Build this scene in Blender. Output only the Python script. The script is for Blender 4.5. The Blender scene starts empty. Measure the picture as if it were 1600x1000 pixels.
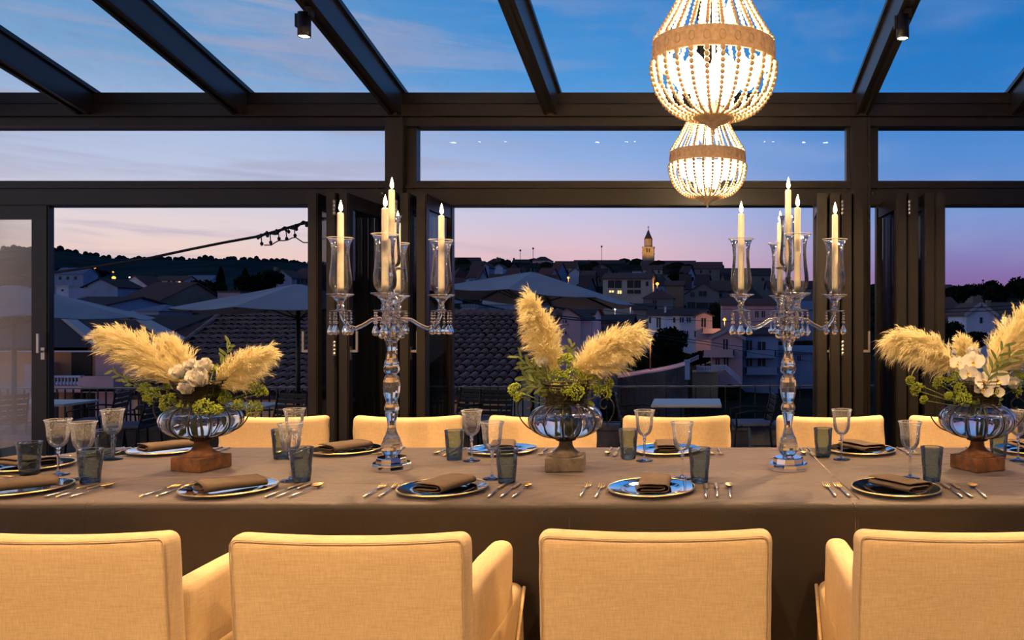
import bpy, bmesh, math, random
from math import pi, sin, cos, tan, sqrt, radians as R
from mathutils import Vector, Matrix, noise as mnoise
random.seed(7)
sc = bpy.context.scene
COL = sc.collection

# ---------------------------------------------------------------- camera
FPX, CX, CY, EYE = 1240.0, 1090.0, 495.0, 1.36      # focal length and principal point of the 1600x1000 frame
cam_d = bpy.data.cameras.new('camera'); cam = bpy.data.objects.new('camera', cam_d); COL.objects.link(cam)
cam_d.sensor_width = 36; cam_d.lens = 36 * FPX / 1600
cam_d.shift_x = -(CX - 800) / 1600; cam_d.shift_y = -(500 - CY) / 1600
cam_d.clip_end = 4000; cam_d.clip_start = 0.05
cam.location = (0, 0, EYE); cam.rotation_euler = (pi / 2, 0, 0)
sc.camera = cam
sc.view_settings.view_transform = 'Standard'; sc.view_settings.look = 'None'
sc.view_settings.gamma = 1; sc.view_settings.exposure = 0.0; sc.view_settings.use_curve_mapping = False
cy = sc.cycles
cy.max_bounces = 14; cy.transparent_max_bounces = 40; cy.transmission_bounces = 12; cy.glossy_bounces = 5; cy.diffuse_bounces = 3
cy.use_denoising = True; cy.sample_clamp_indirect = 4; cy.caustics_refractive = True; cy.caustics_reflective = False
cy.blur_glossy = 0.5; cy.use_light_tree = True

# ---------------------------------------------------------------- dusk sky
world = bpy.data.worlds.new('dusk_sky'); sc.world = world; world.use_nodes = True
def build_sky():
    nt = world.node_tree; nt.nodes.clear(); N = nt.nodes.new; L = nt.links.new
    def M(op, a, b=None, c=None, clamp=False):
        n = N('ShaderNodeMath'); n.operation = op; n.use_clamp = clamp
        for i, v in enumerate((a, b, c)):
            if v is None: continue
            if isinstance(v, (int, float)): n.inputs[i].default_value = v
            else: L(v, n.inputs[i])
        return n.outputs[0]
    tc = N('ShaderNodeTexCoord'); sp = N('ShaderNodeSeparateXYZ'); L(tc.outputs['Generated'], sp.inputs[0])
    x, y, z = sp.outputs
    def ramp(f, stops):
        r = N('ShaderNodeValToRGB'); e = r.color_ramp.elements
        while len(e) > 1: e.remove(e[-1])
        e[0].position = stops[0][0]; e[0].color = (*stops[0][1], 1)
        for p, c in stops[1:]:
            k = e.new(p); k.color = (*c, 1)
        L(f, r.inputs[0]); return r.outputs[0]
    zc = M('MAXIMUM', z, 0.0)
    west = ramp(zc, [(0, (.84, .52, .42)), (.055, (.88, .62, .53)), (.10, (.78, .66, .68)), (.15, (.54, .60, .78)), (.20, (.44, .55, .78)), (.27, (.18, .38, .67)), (.36, (.11, .31, .62)), (.60, (.03, .13, .38)), (1, (.01, .06, .22))])
    mid = ramp(zc, [(0, (.66, .30, .34)), (.05, (.80, .43, .46)), (.085, (.74, .52, .60)), (.125, (.56, .55, .76)), (.19, (.32, .46, .78)), (.28, (.08, .33, .74)), (.36, (.04, .26, .66)), (.60, (.02, .11, .34)), (1, (.01, .06, .22))])
    east = ramp(zc, [(0, (.18, .09, .22)), (.04, (.24, .14, .36)), (.075, (.24, .22, .50)), (.12, (.19, .30, .64)), (.19, (.10, .28, .67)), (.27, (.03, .22, .62)), (.36, (.004, .18, .55)), (.60, (.01, .08, .28)), (1, (.01, .06, .22))])
    az = M('ARCTAN2', x, y)                                            # 0 straight ahead, negative to the left
    def mr(v, a, b):
        n = N('ShaderNodeMapRange'); n.interpolation_type = 'SMOOTHSTEP'
        n.inputs['From Min'].default_value = a; n.inputs['From Max'].default_value = b; L(v, n.inputs['Value']); return n.outputs[0]
    def mix(f, a, b, mode='MIX'):
        n = N('ShaderNodeMixRGB'); n.blend_type = mode
        if isinstance(f, (int, float)): n.inputs[0].default_value = f
        else: L(f, n.inputs[0])
        for i, v in ((1, a), (2, b)):
            if isinstance(v, tuple): n.inputs[i].default_value = (*v, 1)
            else: L(v, n.inputs[i])
        return n.outputs[0]
    c = mix(mr(az, R(-34), R(-7)), west, mid)
    c = mix(mr(az, R(-9), R(17)), c, east)
    away = mr(M('ABSOLUTE', M('ADD', az, R(38))), R(62), R(150))         # the sky darkens away from the sunset
    c = mix(away, c, mix(.78, c, (.012, .04, .12)))
    # thin streaks of cloud
    mp = N('ShaderNodeMapping'); mp.inputs['Scale'].default_value = (2.2, 2.2, 26); mp.inputs['Rotation'].default_value = (R(3), R(4), 0); L(tc.outputs['Generated'], mp.inputs[0])
    nz = N('ShaderNodeTexNoise'); nz.inputs['Scale'].default_value = 1.5; nz.inputs['Detail'].default_value = 7; nz.inputs['Roughness'].default_value = .6; nz.inputs['Distortion'].default_value = .5
    L(mp.outputs[0], nz.inputs[0])
    cl = mr(nz.outputs[0], .44, .66)
    left = M('SUBTRACT', 1.0, mr(az, R(-30), R(2)))
    c = mix(M('MULTIPLY', M('MULTIPLY', cl, left), .62), c, (.42, .40, .54))
    nz2 = N('ShaderNodeTexNoise'); nz2.inputs['Scale'].default_value = 1.1; nz2.inputs['Detail'].default_value = 4
    mp2 = N('ShaderNodeMapping'); mp2.inputs['Scale'].default_value = (3, 3, 12); mp2.inputs['Location'].default_value = (4, 2, 1); L(tc.outputs['Generated'], mp2.inputs[0]); L(mp2.outputs[0], nz2.inputs[0])
    c = mix(M('MULTIPLY', mr(nz2.outputs[0], .45, .8), .16), c, (.75, .72, .82))
    bg = N('ShaderNodeBackground'); L(c, bg.inputs[0]); bg.inputs[1].default_value = 1.0
    out = N('ShaderNodeOutputWorld'); L(bg.outputs[0], out.inputs[0])
build_sky()
SPOT_W, CHAND_W, REAR_W, CANDLE_W = 300.0, 70.0, 60.0, 1.0
WARM = (1.0, .60, .27)

# ---------------------------------------------------------------- helpers
def W(px, py, d):
    return Vector(((px - CX) * d / FPX, d, EYE - (py - CY) * d / FPX))
def T(px, py, z):
    d = (EYE - z) * FPX / (py - CY)
    return Vector(((px - CX) * d / FPX, d, z))
def X(px, d): return (px - CX) * d / FPX
def Z(py, d): return EYE - (py - CY) * d / FPX

def mat(name, col=(.5, .5, .5), rough=.6, metal=0., spec=.5, **k):
    m = bpy.data.materials.new(name); m.use_nodes = True
    b = m.node_tree.nodes['Principled BSDF']
    b.inputs['Base Color'].default_value = (*col, 1); b.inputs['Roughness'].default_value = rough
    b.inputs['Metallic'].default_value = metal; b.inputs['Specular IOR Level'].default_value = spec
    for kk, v in k.items():
        b.inputs[kk.replace('_', ' ')].default_value = v
    return m
def noisy(m, c1, c2, scale=8, detail=5, stretch=(1, 1, 1), bump=0., bscale=None, lo=.35, hi=.65, dist=.01):
    nt = m.node_tree; b = nt.nodes['Principled BSDF']; N = nt.nodes.new; L = nt.links.new
    tc = N('ShaderNodeTexCoord'); mp = N('ShaderNodeMapping'); mp.inputs['Scale'].default_value = stretch
    L(tc.outputs['Object'], mp.inputs[0])
    n = N('ShaderNodeTexNoise'); n.inputs['Scale'].default_value = scale; n.inputs['Detail'].default_value = detail
    L(mp.outputs[0], n.inputs[0])
    r = N('ShaderNodeValToRGB'); r.color_ramp.elements[0].position = lo; r.color_ramp.elements[1].position = hi
    r.color_ramp.elements[0].color = (*c1, 1); r.color_ramp.elements[1].color = (*c2, 1)
    L(n.outputs[0], r.inputs[0]); L(r.outputs[0], b.inputs['Base Color'])
    if bump:
        bm_ = N('ShaderNodeBump'); bm_.inputs['Strength'].default_value = bump; bm_.inputs['Distance'].default_value = dist
        n2 = n
        if bscale:
            n2 = N('ShaderNodeTexNoise'); n2.inputs['Scale'].default_value = bscale; n2.inputs['Detail'].default_value = 4; L(mp.outputs[0], n2.inputs[0])
        L(n2.outputs[0], bm_.inputs['Height']); L(bm_.outputs[0], b.inputs['Normal'])
    return m
def linen(name, c1, c2, fine=420, rough=.9, slub=.5, wrinkle=0):
    """woven cloth: two crossed sets of stretched threads"""
    m = mat(name, c1, rough, spec=.15); nt = m.node_tree; b = nt.nodes['Principled BSDF']; N = nt.nodes.new; L = nt.links.new
    tc = N('ShaderNodeTexCoord'); outs = []
    for s in ((.06, .06, 1), (1, 1, .06)):
        mp = N('ShaderNodeMapping'); mp.inputs['Scale'].default_value = s; L(tc.outputs['Object'], mp.inputs[0])
        n = N('ShaderNodeTexNoise'); n.inputs['Scale'].default_value = fine; n.inputs['Detail'].default_value = 3; L(mp.outputs[0], n.inputs[0]); outs.append(n.outputs[0])
    a = N('ShaderNodeMath'); a.operation = 'ADD'; L(outs[0], a.inputs[0]); L(outs[1], a.inputs[1])
    big = N('ShaderNodeTexNoise'); big.inputs['Scale'].default_value = 5; L(tc.outputs['Object'], big.inputs[0])
    a2 = N('ShaderNodeMath'); a2.operation = 'MULTIPLY_ADD'; a2.inputs[1].default_value = .35; L(big.outputs[0], a2.inputs[0]); L(a.outputs[0], a2.inputs[2])
    r = N('ShaderNodeValToRGB'); r.color_ramp.elements[0].position = .42; r.color_ramp.elements[1].position = .78
    h = N('ShaderNodeMath'); h.operation = 'MULTIPLY'; h.inputs[1].default_value = .5; L(a2.outputs[0], h.inputs[0])
    r.color_ramp.elements[0].color = (*c2, 1); r.color_ramp.elements[1].color = (*c1, 1)
    L(h.outputs[0], r.inputs[0]); L(r.outputs[0], b.inputs['Base Color'])
    bp = N('ShaderNodeBump'); bp.inputs['Strength'].default_value = slub; bp.inputs['Distance'].default_value = .0006; L(a.outputs[0], bp.inputs['Height']); L(bp.outputs[0], b.inputs['Normal'])
    if wrinkle:
        mp = N('ShaderNodeMapping'); mp.inputs['Scale'].default_value = (1, 2.2, 1); mp.inputs['Rotation'].default_value = (0, 0, .4); L(tc.outputs['Object'], mp.inputs[0])
        wn = N('ShaderNodeTexNoise'); wn.inputs['Scale'].default_value = 3.2; wn.inputs['Detail'].default_value = 5; wn.inputs['Distortion'].default_value = .8; L(mp.outputs[0], wn.inputs[0])
        b2 = N('ShaderNodeBump'); b2.inputs['Strength'].default_value = wrinkle; b2.inputs['Distance'].default_value = .03; L(wn.outputs[0], b2.inputs['Height']); L(b2.outputs[0], bp.inputs['Normal'])
    return m
def emis(name, col, strength):
    m = bpy.data.materials.new(name); m.use_nodes = True; nt = m.node_tree; nt.nodes.clear()
    e = nt.nodes.new('ShaderNodeEmission'); e.inputs[0].default_value = (*col, 1); e.inputs[1].default_value = strength
    o = nt.nodes.new('ShaderNodeOutputMaterial'); nt.links.new(e.outputs[0], o.inputs[0]); return m
def thin_glass(name, tint=(1, 1, 1), refl=1.0, ior=1.5, rough=.02, dirt_haze=0., dirt_haze_scale=6, bump=0., bscale=40, haze_col=(.8, .8, .8)):
    """a thin pane or wall of glass: clear pass-through plus Fresnel reflection, optional dust, engraving or brightening haze"""
    m = bpy.data.materials.new(name); m.use_nodes = True; nt = m.node_tree; nt.nodes.clear(); N = nt.nodes.new; L = nt.links.new
    t = N('ShaderNodeBsdfTransparent'); t.inputs[0].default_value = (*tint, 1)
    g = N('ShaderNodeBsdfGlossy'); g.inputs['Roughness'].default_value = rough
    f = N('ShaderNodeFresnel'); f.inputs[0].default_value = ior
    mu = N('ShaderNodeMath'); mu.operation = 'MULTIPLY'; mu.inputs[1].default_value = refl; mu.use_clamp = True; L(f.outputs[0], mu.inputs[0])
    mx = N('ShaderNodeMixShader'); L(mu.outputs[0], mx.inputs[0]); L(t.outputs[0], mx.inputs[1]); L(g.outputs[0], mx.inputs[2])
    last = mx
    tc = N('ShaderNodeTexCoord')
    if dirt_haze:
        d = N('ShaderNodeBsdfDiffuse'); d.inputs[0].default_value = (*haze_col, 1)
        n = N('ShaderNodeTexNoise'); n.inputs['Scale'].default_value = dirt_haze_scale; n.inputs['Detail'].default_value = 9; n.inputs['Roughness'].default_value = .7
        L(tc.outputs['Object'], n.inputs[0])
        mr = N('ShaderNodeMapRange'); mr.inputs['From Min'].default_value = .45; mr.inputs['From Max'].default_value = .75; mr.inputs['To Max'].default_value = dirt_haze; L(n.outputs[0], mr.inputs[0])
        m2 = N('ShaderNodeMixShader'); L(mr.outputs[0], m2.inputs[0]); L(last.outputs[0], m2.inputs[1]); L(d.outputs[0], m2.inputs[2]); last = m2
    if bump:
        n = N('ShaderNodeTexNoise'); n.inputs['Scale'].default_value = bscale; n.inputs['Detail'].default_value = 2; L(tc.outputs['Object'], n.inputs[0])
        b = N('ShaderNodeBump'); b.inputs['Strength'].default_value = bump; b.inputs['Distance'].default_value = .01; L(n.outputs[0], b.inputs['Height']); L(b.outputs[0], g.inputs['Normal'])
    o = N('ShaderNodeOutputMaterial'); L(last.outputs[0], o.inputs[0]); return m

class MB:
    """collects shapes and links them as ONE mesh object"""
    def __init__(s): s.v = []; s.f = []; s.sm = []
    def add(s, vs, fs, smooth=False):
        o = len(s.v); s.v += [tuple(p) for p in vs]; s.f += [tuple(i + o for i in f) for f in fs]; s.sm += [smooth] * len(fs); return s
    def box(s, x0, x1, y0, y1, z0, z1):
        v = [(x, y, z) for x in (x0, x1) for y in (y0, y1) for z in (z0, z1)]
        return s.add(v, [(0, 1, 3, 2), (4, 6, 7, 5), (0, 4, 5, 1), (2, 3, 7, 6), (0, 2, 6, 4), (1, 5, 7, 3)])
    def bar(s, a, b, w, h, up=(0, 0, 1)):
        a, b = Vector(a), Vector(b); d = (b - a).normalized(); u = Vector(up)
        if abs(d.dot(u)) > .99: u = Vector((0, 1, 0))
        r = d.cross(u).normalized(); u = r.cross(d)
        v = [p + r * sx * w / 2 + u * sz * h / 2 for p in (a, b) for sx in (-1, 1) for sz in (-1, 1)]
        return s.add(v, [(0, 1, 3, 2), (4, 6, 7, 5), (0, 4, 5, 1), (2, 3, 7, 6), (0, 2, 6, 4), (1, 5, 7, 3)])
    def tube(s, pts, rad, n=8, cap=True, smooth=True):
        pts = [Vector(p) for p in pts]; m = len(pts)
        if not hasattr(rad, '__len__'): rad = [rad] * m
        vs = []; prev = None
        for i, p in enumerate(pts):
            d = (pts[min(i + 1, m - 1)] - pts[max(i - 1, 0)]).normalized()
            if prev is None:
                u = Vector((0, 0, 1)) if abs(d.z) < .9 else Vector((1, 0, 0)); r = d.cross(u).normalized()
            else: r = (prev - d * prev.dot(d)).normalized()
            prev = r; q = d.cross(r)
            vs += [p + (r * cos(2 * pi * k / n) + q * sin(2 * pi * k / n)) * rad[i] for k in range(n)]
        fs = [(i * n + k, i * n + (k + 1) % n, (i + 1) * n + (k + 1) % n, (i + 1) * n + k) for i in range(m - 1) for k in range(n)]
        if cap: fs += [tuple(range(n - 1, -1, -1)), tuple(range((m - 1) * n, m * n))]
        return s.add(vs, fs, smooth)
    def lathe(s, prof, n=24, c=(0, 0, 0), smooth=True, mod=None, cap=True):
        vs = []; m = len(prof)
        for i, (r, z) in enumerate(prof):
            for k in range(n):
                a = 2 * pi * k / n; rr = r * (mod(a, z) if mod else 1)
                vs.append((c[0] + rr * cos(a), c[1] + rr * sin(a), c[2] + z))
        fs = [(i * n + k, i * n + (k + 1) % n, (i + 1) * n + (k + 1) % n, (i + 1) * n + k) for i in range(m - 1) for k in range(n)]
        if cap:
            if prof[0][0] > 1e-5: fs.append(tuple(range(n - 1, -1, -1)))
            if prof[-1][0] > 1e-5: fs.append(tuple(range((m - 1) * n, m * n)))
        return s.add(vs, fs, smooth)
    def ball(s, c, r, n=8, m=6, sz=1., smooth=True):
        vs = [(c[0], c[1], c[2] - r * sz)]
        for i in range(1, m):
            t = -pi / 2 + pi * i / m
            vs += [(c[0] + r * cos(t) * cos(2 * pi * k / n), c[1] + r * cos(t) * sin(2 * pi * k / n), c[2] + r * sz * sin(t)) for k in range(n)]
        vs.append((c[0], c[1], c[2] + r * sz)); last = len(vs) - 1
        fs = [(0, 1 + (k + 1) % n, 1 + k) for k in range(n)]
        fs += [(1 + i * n + k, 1 + i * n + (k + 1) % n, 1 + (i + 1) * n + (k + 1) % n, 1 + (i + 1) * n + k) for i in range(m - 2) for k in range(n)]
        fs += [(last, 1 + (m - 2) * n + k, 1 + (m - 2) * n + (k + 1) % n) for k in range(n)]
        return s.add(vs, fs, smooth)
    def rbox(s, c, h, r, n=(6, 6, 6), warp=None):
        """box with rounded edges, optionally bent by warp(point)"""
        def axis(hh, k):
            inner = [-hh + r + (2 * (hh - r)) * i / k for i in range(k + 1)]
            e = [hh - r * (1 - t) for t in (.35, .7, 1)]
            return [-q for q in reversed(e)] + inner + e
        ax = [axis(h[i], n[i]) for i in range(3)]
        ins = [h[i] - r for i in range(3)]; idx = {}; vs = []; fs = []
        def vert(i, j, k):
            if (i, j, k) not in idx:
                p = Vector((ax[0][i], ax[1][j], ax[2][k])); q = Vector([max(-ins[t], min(ins[t], p[t])) for t in range(3)])
                d = p - q
                if d.length > 1e-9: p = q + d.normalized() * r
                p = p + Vector(c)
                if warp: p = Vector(warp(p))
                idx[(i, j, k)] = len(vs); vs.append(p)
            return idx[(i, j, k)]
        L = [len(a) for a in ax]
        for i in range(L[0] - 1):
            for j in range(L[1] - 1):
                fs.append((vert(i, j, 0), vert(i, j + 1, 0), vert(i + 1, j + 1, 0), vert(i + 1, j, 0)))
                fs.append((vert(i, j, L[2] - 1), vert(i + 1, j, L[2] - 1), vert(i + 1, j + 1, L[2] - 1), vert(i, j + 1, L[2] - 1)))
        for i in range(L[0] - 1):
            for k in range(L[2] - 1):
                fs.append((vert(i, 0, k), vert(i + 1, 0, k), vert(i + 1, 0, k + 1), vert(i, 0, k + 1)))
                fs.append((vert(i, L[1] - 1, k), vert(i, L[1] - 1, k + 1), vert(i + 1, L[1] - 1, k + 1), vert(i + 1, L[1] - 1, k)))
        for j in range(L[1] - 1):
            for k in range(L[2] - 1):
                fs.append((vert(0, j, k), vert(0, j, k + 1), vert(0, j + 1, k + 1), vert(0, j + 1, k)))
                fs.append((vert(L[0] - 1, j, k), vert(L[0] - 1, j + 1, k), vert(L[0] - 1, j + 1, k + 1), vert(L[0] - 1, j, k + 1)))
        return s.add(vs, fs, True)
    def mesh(s, name):
        me = bpy.data.meshes.new(name); me.from_pydata(s.v, [], s.f)
        me.polygons.foreach_set('use_smooth', s.sm); me.update(); return me
    def obj(s, name, m, parent=None, loc=(0, 0, 0), rot=0, label=None, kind=None):
        me = s.mesh(name); me.materials.append(m)
        o = bpy.data.objects.new(name, me); COL.objects.link(o); o.location = loc
        o.rotation_euler = (0, 0, rot) if not hasattr(rot, '__len__') else rot
        if parent: o.parent = parent
        if label: o['label'] = label
        if kind: o['kind'] = kind
        return o
def tag(o, label=None, cat=None, group=None, kind=None):
    if label: o['label'] = label
    if cat: o['category'] = cat
    if group: o['group'] = group
    if kind: o['kind'] = kind
    return o
def thing(name, label=None, cat=None, loc=(0, 0, 0), rot=0, group=None, kind=None):
    o = bpy.data.objects.new(name, None); COL.objects.link(o); o.location = loc
    o.rotation_euler = (0, 0, rot) if not hasattr(rot, '__len__') else rot; o.empty_display_size = .05
    return tag(o, label, cat, group, kind)
KIDS = {}
def copy_tree(o, loc=None, rot=None, label=None, parent=None, group=None):
    c = o.copy(); COL.objects.link(c)
    if parent: c.parent = parent
    if loc is not None: c.location = loc
    if rot is not None: c.rotation_euler = (0, 0, rot)
    if label: c['label'] = label
    if group: c['group'] = group
    if o.name not in KIDS or True:
        for ch in list(o.children): copy_tree(ch, parent=c)
    return c
def light(kind, name, loc, energy, col=WARM, parent=None, size=.03, rot=(0, 0, 0), angle=None, blend=.5):
    l = bpy.data.lights.new(name, kind); l.energy = energy; l.color = col; l.shadow_soft_size = size
    if angle: l.spot_size = angle; l.spot_blend = blend
    o = bpy.data.objects.new(name, l); COL.objects.link(o); o.location = loc; o.rotation_euler = rot
    if parent: o.parent = parent
    return o
# ---------------------------------------------------------------- materials
M_frame = noisy(mat('dark_bronze_metal', (.010, .009, .008), .36, .0, .55), (.007, .006, .0052), (.012, .010, .008), 3)
M_frame2 = mat('dark_rafter_metal', (.013, .013, .016), .36, 0, .6)
M_pane = thin_glass('clear_pane', (.99, .99, 1.0), .7, 1.45, .0, dirt_haze=.006, dirt_haze_scale=9)
M_leafpane = thin_glass('folding_door_pane', (.92, .93, .92), .9, 1.5, .02, dirt_haze=.004, dirt_haze_scale=5)
M_roofpane = thin_glass('dusty_roof_pane', (.97, .985, 1.0), .6, 1.45, .03, dirt_haze=.09, dirt_haze_scale=5, haze_col=(.5, .5, .5))
M_steel = mat('satin_steel', (.62, .56, .48), .35, 1.)
M_black = mat('black_metal', (.012, .012, .014), .45, .2)
M_plaster = noisy(mat('warm_plaster', (.5, .45, .38), .9), (.45, .41, .35), (.55, .5, .43), 4)
M_floor = noisy(mat('dark_stone_floor', (.08, .07, .06), .5), (.06, .055, .05), (.11, .10, .09), 6)

# ---------------------------------------------------------------- room shell
YW = 6.0
RX = [-2.25 + 1.158 * k for k in range(-3, 6)]        # rafter positions
PX_ = [-5.72, -2.25, 1.22, 4.69]                       # post positions
SL = .222
def roofz(y, base=3.04): return base + SL * (5.9 - y)

MB().box(-7.2, 6, -3.3, 6.15, -.3, 0).obj('floor', M_floor, kind='structure')
MB().box(-7.2, 6, -3.5, -3.3, 0, 5.2).obj('wall_back', M_plaster, kind='structure')

wall = thing('wall_front', kind='structure')
# eaves beam with its stepped profile
b = MB(); zt, zb = Z(145, 5.95), Z(196, 5.9)
b.box(-7.2, 6, 5.94, 6.2, zb + .03, zt); b.obj('eaves_beam', M_frame, wall)
b = MB(); b.box(-7.2, 6, 5.90, 5.94, Z(181, 5.9), Z(163, 5.9)); b.obj('beam_moulding', M_frame, wall)
b = MB(); b.box(-7.2, 6, 5.915, 5.94, zb, Z(184, 5.9)); b.box(-7.2, 6, 5.925, 5.94, Z(160, 5.9), zt - .01); b.obj('beam_moulding', M_frame, wall)
for x in PX_:
    b = MB(); b.box(x - .075, x + .065, 5.90, 6.12, 0, zb + .06); b.obj('post', M_frame, wall)
    b = MB(); b.box(x + .045, x + .062, 5.885, 5.90, 0, zb + .06); b.obj('post_fillet', M_frame, wall)
# header over the openings
hz0, hz1 = Z(322, 6), Z(286, 6)
b = MB(); b.box(-7.2, 6, 5.96, 6.1, hz0, hz1); b.obj('header', M_frame, wall)
b = MB(); b.box(-7.2, 6, 5.945, 5.96, hz0 + .005, Z(311, 5.945)); b.box(-7.2, 6, 5.935, 5.96, Z(294, 5.945), Z(290, 5.945)); b.obj('header_track', M_frame, wall)
b = MB(); b.box(-7.2, 6, 5.9, 6.15, 0, .03); b.obj('threshold', M_frame, wall)
# transom windows
for n, (xa, xb) in enumerate(zip(PX_[:-1], PX_[1:]), 1):
    w = thing('window_%d' % n, kind='structure')
    x0, x1 = xa + .065, xb - .075; z0, z1 = hz1, zb + .03
    b = MB(); t = .072
    b.box(x0, x1, 5.97, 6.05, z1 - .022, z1 - .0); b.box(x0, x1, 5.97, 6.05, z0, z0 + .012)
    b.box(x0, x0 + t, 5.965, 6.05, z0, z1); b.box(x1 - t * .35, x1, 5.965, 6.05, z0, z1)
    b.obj('window_frame', M_frame, w)
    MB().box(x0 + .02, x1 - .02, 6.0, 6.006, z0, z1 - .01).obj('pane', M_pane, w)

# roof: rafters and glass
ceil = thing('ceiling', kind='structure')
y0r, y1r = -3.3, 5.92
for k, x in enumerate(RX):
    main = abs(x + 2.25) < .01 or abs(x - 1.224) < .02 or k in (0, 1)
    b = MB(); hw = .048
    za, zb_ = roofz(y1r), roofz(y0r)
    hgt = .165
    vs = [(x + sx * hw, y, z - dz) for (y, z) in ((y1r, za), (y0r, zb_)) for sx in (-1, 1) for dz in (0, hgt)]
    b.add(vs, [(0, 1, 3, 2), (4, 6, 7, 5), (0, 4, 5, 1), (2, 3, 7, 6), (0, 2, 6, 4), (1, 5, 7, 3)])
    b.obj('rafter', M_frame2, ceil)
    b = MB()                                             # twin lips under the rafter: a shallow light track
    for sx in (-1, 1):
        xa, xb = sorted((x + sx * hw, x + sx * hw * .45))
        vs = [(xx, y, z - dz) for (y, z) in ((y1r, za - hgt), (y0r, zb_ - hgt)) for xx in (xa, xb) for dz in (0, .014)]
        b.add(vs, [(0, 1, 3, 2), (4, 6, 7, 5), (0, 4, 5, 1), (2, 3, 7, 6), (0, 2, 6, 4), (1, 5, 7, 3)])
    b.obj('rafter_track', M_frame, ceil)
    b = MB(); vs = [(x + sx * .07, y, z + dz) for (y, z) in ((y1r + .25, za - SL * .25), (y0r, zb_)) for sx in (-1, 1) for dz in (.0, .03)]
    b.add(vs, [(0, 1, 3, 2), (4, 6, 7, 5), (0, 4, 5, 1), (2, 3, 7, 6), (0, 2, 6, 4), (1, 5, 7, 3)])
    b.obj('glazing_cap', M_frame2, ceil)
for xa, xb in zip(RX[:-1], RX[1:]):
    b = MB(); b.add([(xa + .03, 6.2, roofz(6.2)), (xb - .03, 6.2, roofz(6.2)), (xb - .03, y0r, roofz(y0r)), (xa + .03, y0r, roofz(y0r))], [(0, 1, 2, 3)])
    b.obj('roof_pane', M_roofpane, ceil)
b = MB(); b.box(-7.2, 6, -3.5, -3.2, 4.9, 5.3); b.obj('ridge_beam', M_frame, ceil)

# ---------------------------------------------------------------- glass doors
door_no = [0]
ZT = Z(302, 5.36)
def door_leaf(xn, yn, xf, yf, handle=None, hinges=None, label=None, th=.055, top=ZT, st=.085, bot=.04):
    """one glazed leaf: from its free edge (xn, yn) to its far edge (xf, yf)"""
    door_no[0] += 1
    a = Vector((xn, yn, 0)); v = Vector((xf - xn, yf - yn, 0)); wd = v.length; rot = math.atan2(v.y, v.x)
    d = thing('door_%d' % door_no[0], kind='structure', loc=a, rot=rot)
    h = th / 2
    for x0, x1 in ((0, st), (wd - st, wd)):
        b = MB(); b.box(x0, x1, -h, h, bot, top); b.box(x0 + .012, x1 - .012, -h - .006, h + .006, bot, top); b.obj('stile', M_frame, d)
    b = MB(); b.box(st, wd - st, -h, h, top - .1, top); b.box(st, wd - st, -h, h, bot, bot + .14); b.obj('rail', M_frame, d)
    MB().box(st - .01, wd - st + .01, -.012, .012, bot + .1, top - .09).obj('pane', M_leafpane, d)
    if handle:
        s = handle; x = .04; zc = Z(549, yn)
        b = MB(); b.box(x - .014, x + .014, s * h if s > 0 else s * h - .008, s * h + .008 if s > 0 else s * h, zc - .06, zc + .03)
        b.bar((x, s * h, zc), (x, s * (h + .055), zc), .016, .016)
        b.bar((x, s * (h + .05), zc - .006), (x, s * (h + .05), zc + .135), .018, .014, up=(0, 1, 0)); b.obj('door_handle', M_steel, d)
    if hinges:
        s = hinges
        for z in (Z(325, 5.35), Z(544, 5.35)):
            b = MB()
            for q in range(4):
                b.lathe([(.0, 0), (.011, 0), (.011, .023), (.0, .023)], 8, (-.012, s * (h + .004), z - .05 + q * .0255))
            b.box(-.002, .045, s * (h + .002) - .002, s * (h + .002) + .002, z - .05, z + .05)
            b.obj('door_hinge', M_steel, d)
    return d
# left bay: the closed leaf at the far left, in the plane of the wall
door_leaf(-4.885, 6.0, -5.655, 6.0, handle=1, th=.05, top=hz0, st=.13)
YN = 5.34
door_leaf(-2.595, YN, -2.60, 6.0, handle=1)
door_leaf(-2.47, YN, -2.475, 6.0, hinges=-1)
door_leaf(-2.385, YN, -2.375, 6.0, handle=-1)
door_leaf(-2.055, YN, -2.06, 6.0, hinges=-1)
door_leaf(-1.975, YN, -1.985, 6.0, handle=-1)
door_leaf(-1.862, YN, -1.868, 6.0)
door_leaf(.838, YN, .905, 6.0)
door_leaf(.925, YN, .96, 6.0, handle=1)
door_leaf(1.005, YN, 1.01, 6.0, hinges=1)
door_leaf(1.085, YN, 1.07, 6.0, handle=-1)
door_leaf(1.375, YN, 1.37, 6.0)
door_leaf(1.455, YN, 1.46, 6.0, hinges=1)
door_leaf(1.565, YN, 1.575, 6.0)
door_leaf(1.635, YN, 1.66, 6.0)
# small round bolts on the header beside the posts
for px, py in ((590, 293), (598, 302), (643, 293), (634, 302), (1320, 293), (1329, 302), (1372, 293), (1363, 302)):
    p = W(px, py, 5.95); MB().ball((0, 0, 0), .011, 8, 6).obj('bolt', M_steel, wall, p)

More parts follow.
